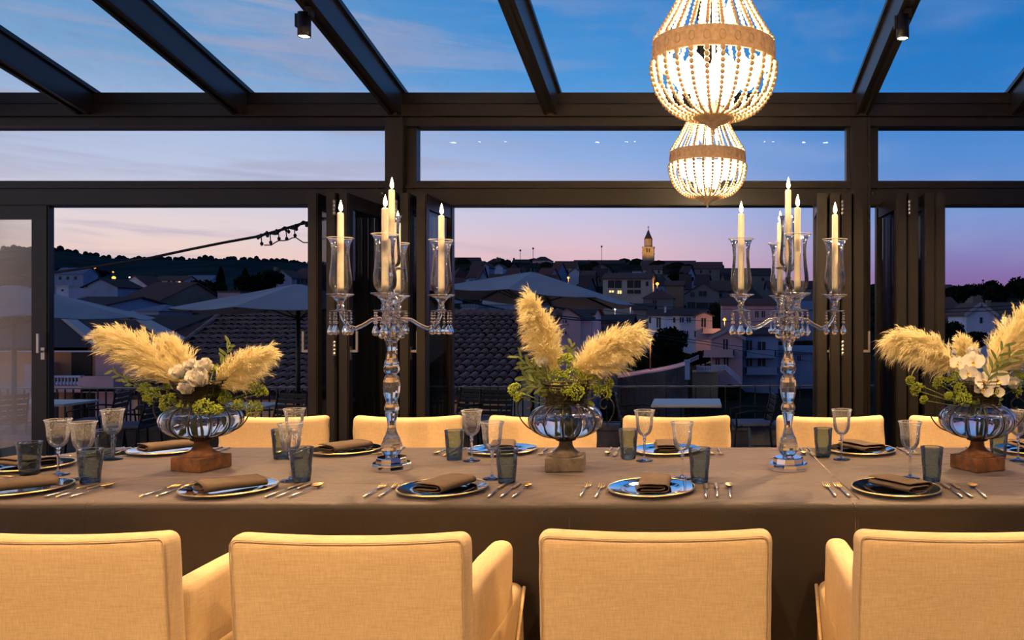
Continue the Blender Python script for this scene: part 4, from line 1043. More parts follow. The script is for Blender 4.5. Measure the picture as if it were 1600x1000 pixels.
# rough stone blocks with a grey top by the terrace edge
for px0, px1, d, yt, l in ((-60, 52, 8.0, 689, 'stone bench with a blue-grey top outside the far left door'), (1172, 1262, 9.0, 664, 'low stone block with a blue-grey top left of the right candelabra foot')):
    x0, x1 = X(px0, d), X(px1, d); t = thing('stone_bench', l, 'bench', ((x0 + x1) / 2, d, TZF)); zt = Z(yt, d) - TZF; hw = (x1 - x0) / 2
    b = MB(); b.rbox((0, .18, zt - .02), (hw, .20, .025), .01, (4, 2, 1)); b.obj('top_slab', M_cush, t)
    k = max(2, int(hw * 2 / .3))
    for r in range(2):
        for i in range(k):
            w = hw / k; h = (zt - .045) / 2
            b = MB(); b.rbox((-hw + w + 2 * w * i, .18, h * (r + .5)), (w - .006, .19, h / 2 - .004), .012, (2, 2, 2), lambda p: (p[0] + .01 * mnoise.noise(p * 9), p[1] + .01 * mnoise.noise(p * 11), p[2])); b.obj('stone_block', M_stone, t)

def parasol(px, d, r, za, ze, label, n=8, rot=0, tilt=(0, 0), pole=True):
    x = X(px, d); t = thing('parasol', label, 'parasol', (x, d, TZF), group='terrace parasols'); za -= TZF; ze -= TZF
    def P(k, s):
        a = rot + 2 * pi * k / n; px_, py_ = r * s * cos(a), r * s * sin(a)
        return Vector((px_, py_, za + (ze - za) * s + tilt[0] * px_ + tilt[1] * py_ - .05 * sin(pi * s) * 0))
    for k in range(n):
        b = MB(); vs = []; m = 6
        for i in range(m + 1):
            s = .03 + .97 * i / m
            for j in range(5):
                u = j / 4; p = P(k, s) * (1 - u) + P(k + 1, s) * u; p.z -= .03 * s * sin(pi * u); vs.append(p)
        fs = [(i * 5 + j, i * 5 + j + 1, (i + 1) * 5 + j + 1, (i + 1) * 5 + j) for i in range(m) for j in range(4)]
        o = len(vs); vs += [v - Vector((0, 0, .006)) for v in vs[:]]; fs += [tuple(o + q for q in f[::-1]) for f in fs[:]]
        b.add(vs, fs, True); b.obj('canopy_panel', M_canvas, t)
        b = MB(); b.bar(P(k, .04) - Vector((0, 0, .02)), P(k, .99) - Vector((0, 0, .018)), .014, .018); b.obj('rib', M_black, t)
        b = MB(); b.bar((0, 0, za - .42), P(k, .5) - Vector((0, 0, .03)), .010, .012); b.obj('strut', M_black, t)
    b = MB(); b.tube([(0, 0, .03), (0, 0, za + .04)], .024, 10); b.obj('pole', M_black, t)
    b = MB(); b.lathe([(0, 0), (.18, 0), (.18, .04), (.05, .06), (.04, .3), (0, .3)], 20); b.obj('base', M_black, t)
parasol(466, 9.3, 1.30, Z(443, 9.3), Z(485, 9.3) + .0, 'pale octagonal parasol left of the folded doors', rot=R(0), tilt=(.0, -.02))
parasol(22, 8.6, 1.29, Z(444, 8.6), Z(492, 8.6), 'pale parasol at the far left, its right corner above the pink house', rot=0, tilt=(-.02, -.015))
parasol(832, 9.6, 1.24, Z(424, 9.6), Z(466, 9.6), 'large pale parasol behind the middle vase', rot=R(0), tilt=(-.065, -.055))

# cable with a looped string of bulbs at the upper left
M_cable = mat('black_cable', (.008, .012, .014), .6)
cb = thing('string_light_cable', 'black sagging cable with unlit bulbs looping below it, upper left', 'cable', W(-40, 440, 8.0))
O = Vector(cb.location)
pts = [(-40, 440), (40, 431), (90, 425), (160, 415), (230, 404), (300, 389), (350, 379), (400, 370), (440, 359), (470, 350), (500, 344), (530, 340)]
b = MB(); b.tube([W(x, y, 8.0) - O for x, y in pts], .014, 6); b.obj('cable', M_cable, cb)
b = MB(); tw = [(402, 371), (416, 366), (430, 364), (445, 357), (460, 356), (474, 348), (490, 349), (505, 342), (520, 341)]
b.tube([W(x, y - (2 if i % 2 else -2), 7.98) - O for i, (x, y) in enumerate(tw)], .012, 6); b.obj('twisted_wire', M_cable, cb)
lo = [(413, 383), (424, 383), (430, 379), (436, 376), (444, 376), (450, 375), (456, 372), (462, 371), (468, 375), (474, 379), (482, 379), (492, 377), (510, 372)]
b = MB(); b.tube([W(x, y, 7.97) - O for x, y in lo], .006, 5); b.obj('hanging_wire', M_cable, cb)
for x, y0, y1 in ((408, 367, 381), (422, 365, 379), (435, 362, 373), (447, 360, 373), (460, 356, 368), (417, 363, 368), (432, 360, 364), (450, 356, 362), (478, 349, 352), (462, 352, 358)):
    b = MB(); p0, p1 = W(x, y0, 7.97) - O, W(x + 1, y1, 7.97) - O
    b.tube([p0, p1], .005, 5); b.ball(p1, .017, 8, 6, 1.2); b.ball(p0, .015, 6, 4); b.obj('bulb', M_cable, cb)

# ---------------------------------------------------------------- terrain
M_ground = noisy(mat('dusky_scrub', (.030, .034, .024), 1.0, spec=.0), (.014, .018, .013), (.045, .045, .034), .12, 8)
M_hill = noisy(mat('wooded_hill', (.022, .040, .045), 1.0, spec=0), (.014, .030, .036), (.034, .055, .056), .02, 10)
def lerp(tab, v):
    if v <= tab[0][0]: return tab[0][1]
    for (a, b_), (c, d) in zip(tab[:-1], tab[1:]):
        if v <= c: t = (v - a) / (c - a); return b_ + (d - b_) * t
    return tab[-1][1]
RT = [(11, -3.5), (16, -7), (50, -8.0), (70, -7), (100, -5), (130, -1), (160, 3.5), (200, 8.5), (250, 15), (300, 21.5), (340, 23), (420, 20), (600, 12), (1500, 5)]
LT = [(11, -3.5), (16, -7), (60, -7), (100, -5), (150, -1), (220, 3), (350, 10), (520, 30), (700, 52), (900, 69), (1100, 66), (1500, 40)]
def ground(x, y):
    u = x / max(y, 1)
    r = lerp(RT, y); k = lerp([(-.35, 1), (-.10, 1), (0, .97), (.06, .88), (.13, .65), (.3, .52), (.6, .6)], u)
    if r > 0: r *= k
    l = lerp(LT, y)
    if l > 0: l *= lerp([(-1.2, .9), (-.86, 1.13), (-.8, 1.10), (-.74, .98), (-.66, .95), (-.56, .96), (-.50, .90), (-.42, .8), (-.3, .6)], u)
    t = min(1, max(0, (u + .46) / .14)); t = t * t * (3 - 2 * t)
    return l * (1 - t) + r * t
def terrain():
    ys = [11 * (1.045 ** i) for i in range(112)]; us = [-1.25 + 2.1 * j / 200 for j in range(201)]
    vs = []; fs = []
    for y in ys:
        for u in us:
            x = u * y; z = ground(x, y)
            if y > 120: z += (2.2 * mnoise.noise(Vector((x * .02, y * .02, 0))) + 1.2 * mnoise.noise(Vector((x * .07, y * .05, 4)))) * min(1, (y - 120) / 300)
            else: z += .4 * mnoise.noise(Vector((x * .15, y * .15, 0)))
            vs.append((x, y, z))
    n = len(us)
    for i in range(len(ys) - 1):
        for j in range(n - 1): fs.append((i * n + j, i * n + j + 1, (i + 1) * n + j + 1, (i + 1) * n + j))
    b = MB(); b.add(vs, fs, True); o = b.obj('hillside', M_ground, kind='structure'); o.data.materials.append(M_hill)
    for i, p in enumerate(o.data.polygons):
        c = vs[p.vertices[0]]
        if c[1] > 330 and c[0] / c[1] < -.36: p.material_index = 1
    return o
HILL = terrain()

# ---------------------------------------------------------------- trees
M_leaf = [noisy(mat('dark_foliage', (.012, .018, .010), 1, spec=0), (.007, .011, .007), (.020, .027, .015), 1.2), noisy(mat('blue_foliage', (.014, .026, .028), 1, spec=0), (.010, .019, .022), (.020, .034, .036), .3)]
def crown_mb(r, h, seed, leaves=900, cyp=False):
    rg = random.Random(seed); b = MB(); vs = []; fs = []
    lob = [Vector((rg.uniform(-.5, .5) * r, rg.uniform(-.5, .5) * r, h * rg.uniform(.35, .85))) for _ in range(7)]
    for i in range(leaves):
        if cyp:
            s = rg.random(); a = rg.uniform(0, 2 * pi); q = r * (1 - s) ** .7 * (.5 + .5 * min(1, s * 6)) * rg.uniform(.7, 1.05); p = Vector((q * cos(a), q * sin(a), .08 * h + s * h * .92)); s2 = r * .22
        else:
            c = lob[i % 7]; u = Vector((rg.gauss(0, 1), rg.gauss(0, 1), rg.gauss(0, 1))).normalized(); p = c + Vector((u.x * r * .62, u.y * r * .62, u.z * h * .27)) * rg.uniform(.75, 1.08); s2 = r * .13
        n = Vector((rg.gauss(0, 1), rg.gauss(0, 1), rg.gauss(0, 1))).normalized(); a = n.orthogonal().normalized(); c2 = n.cross(a); o = len(vs)
        vs += [p + a * s2, p - a * s2 * .5 + c2 * s2 * .8, p - a * s2 * .5 - c2 * s2 * .8]; fs.append((o, o + 1, o + 2))
    b.add(vs, fs)
    for c in ([Vector((0, 0, h * .5))] if cyp else lob): b.ball(c, r * (.45 if not cyp else .35), 8, 6, h * (.20 if not cyp else 1.25) / r / (.45 if not cyp else 1))
    return b
tree_i = [0]
def tree(px, ytop, ybot, d, wpx, label, m=0, cyp=False, leaves=900):
    k = d / FPX; r = wpx * k / 2; zb = Z(ybot, d); h = (ybot - ytop) * k; x = X(px, d); g0 = min(zb, ground(x, d) - .2); tree_i[0] += 1
    t = thing('cypress' if cyp else 'tree', label, 'tree', (x, d, zb))
    crown_mb(r, h, tree_i[0], leaves, cyp).obj('crown', M_leaf[m], t, kind='stuff')
    MB().tube([(0, 0, g0 - zb), (0, 0, h * .4)], [r * .10, r * .07], 6).obj('trunk', M_cable, t)
tree(345, 418, 475, 180, 22, 'slim dark tree left of the pair above the left parasol', cyp=True)
tree(383, 420, 478, 182, 24, 'slim dark tree right of the pair above the left parasol', cyp=True)
tree(322, 440, 482, 150, 60, 'round dark tree beside the bright orange street light')
tree(405, 424, 465, 170, 60, 'broad dark tree behind the apex of the left parasol')
tree(265, 446, 470, 160, 40, 'dark bushy tree below the terraced pink house at the left')
tree(130, 420, 436, 300, 60, 'dark trees below the long house on the left hill', 1)
tree(1050, 520, 585, 85, 70, 'large dark tree in front of the white town house', leaves=1500)
tree(1005, 548, 582, 75, 50, 'dark round shrub left of the street lamp on the wall')
tree(1095, 548, 572, 88, 44, 'dark shrub left of the pink house with balconies')
tree(1120, 478, 530, 118, 30, 'dark tree beside the pink house with a lit lamp')
tree(1066, 428, 446, 190, 40, 'dark rounded tree below the church')
tree(1505, 446, 476, 130, 60, 'dark tree at the right, just past the folded doors')
tree(1556, 440, 478, 120, 45, 'dark tree with spiky top behind the white gabled house', 0)
tree(1600, 436, 478, 115, 50, 'large dark tree at the right frame edge')
tree(1486, 505, 545, 56, 36, 'dark shrub in front of the white gabled house')
tree(1575, 515, 545, 62, 70, 'dark hedge tree below the lit window at the right')
tree(1510, 522, 545, 60, 60, 'low dark bush below the white gable')
b = MB(); rg = random.Random(5)                            # tree line on the far ridge, too small to pick apart
for i in range(330):
    u = rg.uniform(-1.0, -.44); d = rg.uniform(860, 960); x = u * d; s = rg.uniform(1.6, 4.2); z = ground(x, d) + rg.uniform(-1, 1.5); b.ball((x, d, z), s, 6, 4, rg.uniform(.8, 1.4), False)
for i in range(90):
    u = rg.uniform(-.27, .0); d = rg.uniform(330, 345); x = u * d; b.ball((x, d, ground(x, d) + rg.uniform(-.5, .8)), rg.uniform(.8, 2.0), 6, 4, 1, False)
b.obj('ridge_trees', M_leaf[1], HILL, kind='stuff')
b = MB()
for i in range(420):
    d = rg.uniform(60, 320); u = rg.uniform(-.85, .42); x = u * d; s = rg.uniform(.7, 2.0) * (.6 + d / 250)
    if -.25 < u < .1 and d < 75: continue
    z = ground(x, d); b.ball((x, d, z), s, 7, 5, .8, False)
b.obj('scrub_bushes', M_leaf[0], HILL, kind='stuff')

# ---------------------------------------------------------------- houses
def wallm(n, c): return noisy(mat(n, c, .95, spec=.1), tuple(v * .9 for v in c), tuple(min(1, v * 1.08) for v in c), .5)
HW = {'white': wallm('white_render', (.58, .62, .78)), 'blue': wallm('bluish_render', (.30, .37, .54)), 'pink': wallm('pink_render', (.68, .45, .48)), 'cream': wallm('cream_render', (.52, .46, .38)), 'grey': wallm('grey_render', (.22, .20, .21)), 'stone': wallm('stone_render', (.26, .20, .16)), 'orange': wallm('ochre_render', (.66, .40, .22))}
def tiled(n, c):
    m = mat(n, c, .95, spec=.08); nt = m.node_tree; b = nt.nodes['Principled BSDF']; tc = nt.nodes.new('ShaderNodeTexCoord'); w = nt.nodes.new('ShaderNodeTexWave'); w.inputs['Scale'].default_value = 1.4; w.inputs['Distortion'].default_value = .6
    nt.links.new(tc.outputs['Object'], w.inputs[0]); r = nt.nodes.new('ShaderNodeValToRGB'); r.color_ramp.elements[0].color = (*[v * .65 for v in c], 1); r.color_ramp.elements[1].color = (*[min(1, v * 1.15) for v in c], 1)
    nt.links.new(w.outputs[0], r.inputs[0]); nt.links.new(r.outputs[0], b.inputs['Base Color']); return m
RF = {'red': tiled('red_roof_tiles', (.17, .085, .075)), 'dark': tiled('dark_roof_tiles', (.085, .060, .062)), 'brown': tiled('brown_roof_tiles', (.14, .095, .08)), 'pale': tiled('pale_metal_roof', (.20, .25, .34)), 'white': wallm('white_roof', (.5, .5, .52))}
M_shut = mat('dark_shutter', (.025, .022, .022), .6)
M_lit = emis('lit_window', (1, .75, .32), 1.3)
M_trim = mat('pale_roof_trim', (.42, .38, .40), .9)
FOOT = []
def house(px0, px1, ye, yr, yb, d, kind, wall, roof, label, win=(), depth=None, rot=0, chim=(), over=.3, group=None, balc=(), trim=False):
    """a building whose front wall spans px0..px1 at distance d; windows given in the same way"""
    k = d / FPX; w = (px1 - px0) * k; xc = X((px0 + px1) / 2, d); ze = Z(ye, d); dp = depth or max(w * .7, 6)
    zr = Z(yr, d + (dp / 2 if kind in ('side', 'hip') else 0)); zb = Z(yb, d); gz = min(zb, ground(xc, d + dp / 2) - .5, ground(xc, d) - .5)
    FOOT.append((xc, d + dp / 2, max(w, dp) * .55)); t = thing('house', label, 'house', (xc, d, gz), rot, group); ze -= gz; zr -= gz; h = w / 2
    b = MB()
    if kind == 'front': b.add([(-h, 0, 0), (h, 0, 0), (h, 0, ze), (0, 0, zr), (-h, 0, ze), (-h, dp, 0), (h, dp, 0), (h, dp, ze), (0, dp, zr), (-h, dp, ze)], [(0, 1, 2, 3, 4), (9, 8, 7, 6, 5), (0, 4, 9, 5), (1, 6, 7, 2), (2, 7, 8, 3), (3, 8, 9, 4)])
    elif kind == 'side': b.add([(-h, 0, 0), (h, 0, 0), (h, 0, ze), (-h, 0, ze), (-h, dp, 0), (h, dp, 0), (h, dp, ze), (-h, dp, ze), (-h, dp / 2, zr), (h, dp / 2, zr)], [(0, 1, 2, 3), (5, 4, 7, 6), (0, 3, 8, 7, 4), (1, 5, 6, 9, 2), (3, 2, 9, 8), (6, 7, 8, 9)])
    else: b.box(-h, h, 0, dp, 0, ze)
    b.obj('walls', HW[wall], t)
    o = over; th = .18; b = MB()
    if kind == 'side':
        sl = (zr - ze) / (dp / 2)
        for s in (0, 1):
            ya, yb_ = (-o, dp / 2) if s == 0 else (dp + o, dp / 2); za = ze - sl * o
            vs = [(x, y, z + q) for q in (0.02, th) for (y, z) in ((ya, za), (yb_, zr)) for x in (-h - o, h + o)]
            b.add(vs, [(0, 1, 3, 2), (4, 6, 7, 5), (0, 4, 5, 1), (2, 3, 7, 6), (0, 2, 6, 4), (1, 5, 7, 3)])
    elif kind == 'front':
        sl = (zr - ze) / h
        for s in (-1, 1):
            vs = [(x, y, z + q) for q in (.02, th) for (x, z) in ((s * (h + o), ze - sl * o), (0, zr)) for y in (-o, dp + o)]
            b.add(vs, [(0, 1, 3, 2), (4, 6, 7, 5), (0, 4, 5, 1), (2, 3, 7, 6), (0, 2, 6, 4), (1, 5, 7, 3)])
    elif kind == 'hip':
        a = min(h * .75, dp / 2); H = h + o; vs = [(-H, -o, ze), (H, -o, ze), (H, dp + o, ze), (-H, dp + o, ze), (-h + a, dp / 2, zr), (h - a, dp / 2, zr)]
        b.add(vs, [(0, 1, 5, 4), (1, 2, 5), (2, 3, 4, 5), (3, 0, 4), (0, 3, 2, 1)])
    else: b.box(-h - .1, h + .1, -.1, dp + .1, ze, ze + .25)
    b.obj('roof', RF[roof], t)
    if trim and kind == 'front':
        b = MB(); sl = (zr - ze) / h
        for s in (-1, 1): b.bar((s * (h + o), -o - .03, ze - sl * o + th * .3), (0, -o - .03, zr + th * .3), .10, .30)
        b.obj('barge_board', M_trim, t)
    for q in win:
        a0, a1, b0, b1 = q[:4]; x0, x1 = ((a0 - (px0 + px1) / 2) * k, (a1 - (px0 + px1) / 2) * k); z0, z1 = Z(b1, d) - gz, Z(b0, d) - gz
        b = MB(); b.box(x0, x1, -.06, .02, z0, z1); wo = b.obj('window', M_lit if len(q) > 4 else M_shut, t, label='lit warm window' if len(q) > 4 else None)
        if (a1 - a0) > 4:
            b = MB(); b.box(x0 - .08, x1 + .08, -.10, .02, z0 - .12, z0); b.box((x0 + x1) / 2 - .04, (x0 + x1) / 2 + .04, -.09, -.05, z0, z1); b.obj('sill', HW[wall], wo)
    for (cx_, y0, y1, wpx) in chim:
        b = MB(); x0 = (cx_ - (px0 + px1) / 2) * k; ww = wpx * k / 2; b.box(x0 - ww, x0 + ww, dp * .15, dp * .15 + 2 * ww, Z(y1, d) - gz, Z(y0, d) - gz); b.box(x0 - ww * 1.25, x0 + ww * 1.25, dp * .15 - ww * .25, dp * .15 + ww * 2.25, Z(y0, d) - gz, Z(y0, d) - gz + .15); b.obj('chimney', HW['stone' if wall != 'white' else 'white'], t)
    for (a0, a1, b0, b1) in balc:
        x0, x1 = ((a0 - (px0 + px1) / 2) * k, (a1 - (px0 + px1) / 2) * k); b = MB(); b.box(x0, x1, -1.3, -1.2, Z(b1, d) - gz, Z(b0, d) - gz); b.box(x0, x1, -1.3, 0, Z(b1, d) - gz - .15, Z(b1, d) - gz); b.box(x0, x0 + .1, -1.3, 0, Z(b1, d) - gz, Z(b0, d) - gz); b.box(x1 - .1, x1, -1.3, 0, Z(b1, d) - gz, Z(b0, d) - gz); b.obj('balcony', HW[wall], t)
    return t
def row(xs, y0, y1, w): return [(x, x + w, y0, y1) for x in xs]
# left part of the town
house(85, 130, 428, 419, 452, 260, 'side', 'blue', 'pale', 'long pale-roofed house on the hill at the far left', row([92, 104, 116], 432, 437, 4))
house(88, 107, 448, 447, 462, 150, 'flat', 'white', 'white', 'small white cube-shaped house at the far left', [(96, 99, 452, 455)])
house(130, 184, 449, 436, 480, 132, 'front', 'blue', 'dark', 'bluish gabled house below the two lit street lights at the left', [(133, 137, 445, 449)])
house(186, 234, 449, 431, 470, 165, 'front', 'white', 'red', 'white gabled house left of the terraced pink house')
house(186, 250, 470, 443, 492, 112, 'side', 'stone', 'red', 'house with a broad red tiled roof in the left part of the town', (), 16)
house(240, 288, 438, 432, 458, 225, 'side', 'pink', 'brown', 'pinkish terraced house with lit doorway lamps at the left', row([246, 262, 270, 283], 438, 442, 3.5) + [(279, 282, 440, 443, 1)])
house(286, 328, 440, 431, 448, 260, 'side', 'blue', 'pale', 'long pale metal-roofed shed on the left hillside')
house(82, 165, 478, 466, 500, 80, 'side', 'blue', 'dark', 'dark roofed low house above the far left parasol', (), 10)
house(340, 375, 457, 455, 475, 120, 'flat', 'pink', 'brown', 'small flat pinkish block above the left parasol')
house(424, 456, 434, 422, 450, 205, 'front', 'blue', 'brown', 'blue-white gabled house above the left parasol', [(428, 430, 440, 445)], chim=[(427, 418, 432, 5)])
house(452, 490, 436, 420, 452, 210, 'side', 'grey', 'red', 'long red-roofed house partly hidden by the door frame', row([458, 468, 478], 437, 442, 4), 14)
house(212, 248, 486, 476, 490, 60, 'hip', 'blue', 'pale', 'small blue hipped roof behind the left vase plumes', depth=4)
house(248, 352, 532, 470, 620, 60, 'side', 'pink', 'red', 'large dark red tiled roof behind the left vase', (), 14, chim=[])
ch = thing('chimney_stack', 'square pale chimney with a pierced cap on the tiled roof at the left', 'chimney', (X(249, 42), 51, Z(518, 42)))
MB().box(-.42, .42, -.4, .4, -2.2, .55).obj('shaft', HW['white'], ch); MB().box(-.5, .5, -.5, .5, .55, 1.05).obj('cap', HW['stone'], ch)
for x in (-.28, .12): MB().box(x, x + .18, -.52, .0, .64, .94).obj('flue_opening', M_shut, ch)
# the pink house beyond the railing at the left
def pink_house():
    d = 40.0; k = d / FPX; t = thing('pink_house', 'pink two-storey house with a balustraded balcony below the far left parasol', 'house', (X(60, d), d, Z(700, d)))
    O = Vector(t.location)
    def L(px, py, dy=0): p = W(px, py, d); return (p.x - O.x, dy, p.z - O.z)
    def bx(name, m, a, b_, c, e, y0, y1, lab=None):
        p, q = L(a, e), L(b_, c); return MB().box(p[0], q[0], y0, y1, p[2], q[2]).obj(name, m, t, label=lab)
    bx('walls', HW['orange'], -60, 194, 548, 612, 0, 10); bx('lower_wall', HW['orange'], -60, 208, 612, 700, .5, 10, 'ochre ground-floor wall')
    bx('end_wall', HW['pink'], 168, 236, 548, 700, -.8, 10)
    bx('side_pier', HW['pink'], 80, 92, 566, 700, -1.6, 0); bx('pier', HW['pink'], 92, 100, 612, 700, -1.4, -.9)
    bx('fascia', HW['white'], -70, 240, 541, 548, -1.6, .2)
    vs = [L(-70, 541, -1.6), L(240, 541, -1.6), (L(200, 541)[0], 7, Z(492, d + 7) - O.z), (L(-70, 541)[0], 7, Z(492, d + 7) - O.z)]
    vs += [(v[0], v[1], v[2] - .15) for v in vs]
    b = MB(); b.add(vs, [(0, 1, 2, 3), (7, 6, 5, 4), (0, 4, 5, 1), (1, 5, 6, 2), (2, 6, 7, 3), (3, 7, 4, 0)]); b.obj('roof', RF['dark'], t)
    # raised pale party-wall copings running down the roof
    b = MB(); p = W(103, 497, d + 6) - O; q = W(160, 541, d - 1.6) - O; b.bar(p, q, .5, .35); b.obj('roof_coping', M_trim, t)
    b = MB(); p = W(200, 490, d + 9) - O; q = W(330, 560, d - 6) - O; b.bar(p, q, .6, .3); b.obj('roof_coping', M_trim, t)
    bx('door', M_shut, 113, 144, 550, 606, -.06, .02, 'dark shuttered balcony door')
    bx('balcony_wall', HW['pink'], 91, 122, 584, 607, -1.7, -1.55); bx('balcony_wall', HW['pink'], 163, 216, 584, 607, -1.7, -1.55)
    bx('balcony_floor', HW['pink'], 80, 216, 600, 608, -1.7, 0); bx('balcony_rail', HW['white'], 121, 168, 583, 586, -1.75, -1.5); bx('balcony_plinth', HW['pink'], 121, 168, 598, 607, -1.72, -1.5)
    for i in range(8):
        x = L(126 + i * 5.2, 598)[0]; z = L(0, 598)[2]; MB().lathe([(.03, 0), (.08, .06), (.085, .13), (.03, .24), (.05, .33), (.03, .39)], 8, (x, -1.62, z)).obj('baluster', HW['white'], t)
    for a, b_ in ((105, 122), (127, 146)): bx('dark_opening', M_shut, a, b_, 616, 700, .40, .52)
    return t
pink_house()
# centre: skyline and slope
S = []
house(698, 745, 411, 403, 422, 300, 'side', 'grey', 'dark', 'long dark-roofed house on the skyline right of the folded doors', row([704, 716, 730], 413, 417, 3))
house(736, 752, 418, 409, 428, 215, 'side', 'blue', 'brown', 'little blue house on the skyline slope, left of the parasol apex')
house(752, 764, 417, 411, 428, 214, 'front', 'blue', 'brown', 'blue gabled wing on the skyline slope, left of the parasol apex')
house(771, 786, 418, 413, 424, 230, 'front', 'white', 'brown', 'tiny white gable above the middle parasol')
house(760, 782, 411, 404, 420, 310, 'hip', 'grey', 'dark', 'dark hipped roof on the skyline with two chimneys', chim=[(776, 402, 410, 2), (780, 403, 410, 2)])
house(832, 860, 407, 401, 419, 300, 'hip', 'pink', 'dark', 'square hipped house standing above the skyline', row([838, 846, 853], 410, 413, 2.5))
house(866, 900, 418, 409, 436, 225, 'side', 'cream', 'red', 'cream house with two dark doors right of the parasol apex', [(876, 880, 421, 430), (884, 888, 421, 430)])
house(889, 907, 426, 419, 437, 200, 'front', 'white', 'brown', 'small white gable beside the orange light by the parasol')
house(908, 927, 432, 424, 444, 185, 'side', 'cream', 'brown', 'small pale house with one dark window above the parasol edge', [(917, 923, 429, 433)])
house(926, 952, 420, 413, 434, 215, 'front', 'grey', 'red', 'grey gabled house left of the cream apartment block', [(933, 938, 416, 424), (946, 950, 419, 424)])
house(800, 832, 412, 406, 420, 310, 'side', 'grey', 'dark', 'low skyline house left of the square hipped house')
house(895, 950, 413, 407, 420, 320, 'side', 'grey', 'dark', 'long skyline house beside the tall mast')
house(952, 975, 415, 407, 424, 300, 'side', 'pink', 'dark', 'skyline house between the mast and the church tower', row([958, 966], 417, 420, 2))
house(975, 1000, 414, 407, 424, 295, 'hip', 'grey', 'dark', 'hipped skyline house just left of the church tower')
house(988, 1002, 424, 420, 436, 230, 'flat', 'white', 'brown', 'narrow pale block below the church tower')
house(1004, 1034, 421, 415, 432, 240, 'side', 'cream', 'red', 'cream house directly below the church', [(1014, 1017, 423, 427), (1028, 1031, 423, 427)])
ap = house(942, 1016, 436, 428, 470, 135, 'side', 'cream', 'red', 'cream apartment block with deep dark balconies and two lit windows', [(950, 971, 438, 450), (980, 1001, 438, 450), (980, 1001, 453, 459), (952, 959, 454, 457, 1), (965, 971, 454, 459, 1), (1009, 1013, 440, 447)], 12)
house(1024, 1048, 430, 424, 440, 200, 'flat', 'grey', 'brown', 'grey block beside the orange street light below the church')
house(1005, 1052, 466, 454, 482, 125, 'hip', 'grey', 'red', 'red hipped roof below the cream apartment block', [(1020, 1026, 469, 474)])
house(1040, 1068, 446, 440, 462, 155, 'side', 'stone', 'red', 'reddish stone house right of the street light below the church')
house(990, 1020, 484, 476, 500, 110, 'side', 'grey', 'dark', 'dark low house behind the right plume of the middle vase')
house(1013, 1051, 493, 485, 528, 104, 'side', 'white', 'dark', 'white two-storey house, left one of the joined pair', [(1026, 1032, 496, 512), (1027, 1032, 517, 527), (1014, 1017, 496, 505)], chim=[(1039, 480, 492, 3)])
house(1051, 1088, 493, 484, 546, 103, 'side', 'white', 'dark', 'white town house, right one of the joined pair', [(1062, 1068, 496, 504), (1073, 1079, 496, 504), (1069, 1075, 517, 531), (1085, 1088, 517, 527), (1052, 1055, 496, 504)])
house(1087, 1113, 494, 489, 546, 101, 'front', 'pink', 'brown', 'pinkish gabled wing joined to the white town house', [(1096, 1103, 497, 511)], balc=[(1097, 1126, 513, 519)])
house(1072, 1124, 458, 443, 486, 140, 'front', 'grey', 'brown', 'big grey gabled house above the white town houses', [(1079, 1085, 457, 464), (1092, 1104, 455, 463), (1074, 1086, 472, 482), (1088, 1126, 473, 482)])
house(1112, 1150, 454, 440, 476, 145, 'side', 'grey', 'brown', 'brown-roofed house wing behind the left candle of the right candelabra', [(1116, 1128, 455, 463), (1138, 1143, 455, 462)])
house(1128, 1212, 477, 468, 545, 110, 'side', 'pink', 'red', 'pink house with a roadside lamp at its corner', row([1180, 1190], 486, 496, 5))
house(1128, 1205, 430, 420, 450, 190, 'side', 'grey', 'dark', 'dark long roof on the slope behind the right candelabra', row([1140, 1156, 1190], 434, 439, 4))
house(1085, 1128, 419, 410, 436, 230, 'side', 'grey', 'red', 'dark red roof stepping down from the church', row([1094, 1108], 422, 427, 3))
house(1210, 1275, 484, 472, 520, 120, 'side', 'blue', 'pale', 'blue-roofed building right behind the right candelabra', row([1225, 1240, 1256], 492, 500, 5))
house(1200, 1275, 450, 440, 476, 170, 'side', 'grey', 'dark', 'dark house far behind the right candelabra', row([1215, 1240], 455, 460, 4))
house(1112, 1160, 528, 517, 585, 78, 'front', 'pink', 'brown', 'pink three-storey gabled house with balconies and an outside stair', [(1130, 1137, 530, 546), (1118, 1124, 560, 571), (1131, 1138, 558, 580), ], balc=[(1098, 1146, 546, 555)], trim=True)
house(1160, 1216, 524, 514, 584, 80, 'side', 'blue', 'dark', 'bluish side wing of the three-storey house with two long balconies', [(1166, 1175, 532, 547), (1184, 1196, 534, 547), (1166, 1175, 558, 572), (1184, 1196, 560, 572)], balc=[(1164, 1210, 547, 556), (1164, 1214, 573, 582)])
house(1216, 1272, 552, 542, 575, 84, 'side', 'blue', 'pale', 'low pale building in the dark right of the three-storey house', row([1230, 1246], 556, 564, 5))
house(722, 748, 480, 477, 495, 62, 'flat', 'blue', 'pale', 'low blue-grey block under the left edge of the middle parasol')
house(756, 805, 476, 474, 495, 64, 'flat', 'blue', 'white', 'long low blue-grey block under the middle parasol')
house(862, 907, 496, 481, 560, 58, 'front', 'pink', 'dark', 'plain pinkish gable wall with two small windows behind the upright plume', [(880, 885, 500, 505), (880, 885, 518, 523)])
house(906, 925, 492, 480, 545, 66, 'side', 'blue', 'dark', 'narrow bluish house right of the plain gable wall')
house(925, 985, 505, 494, 560, 80, 'side', 'grey', 'dark', 'dark house behind the right plume of the middle vase', row([938, 956], 510, 518, 5))
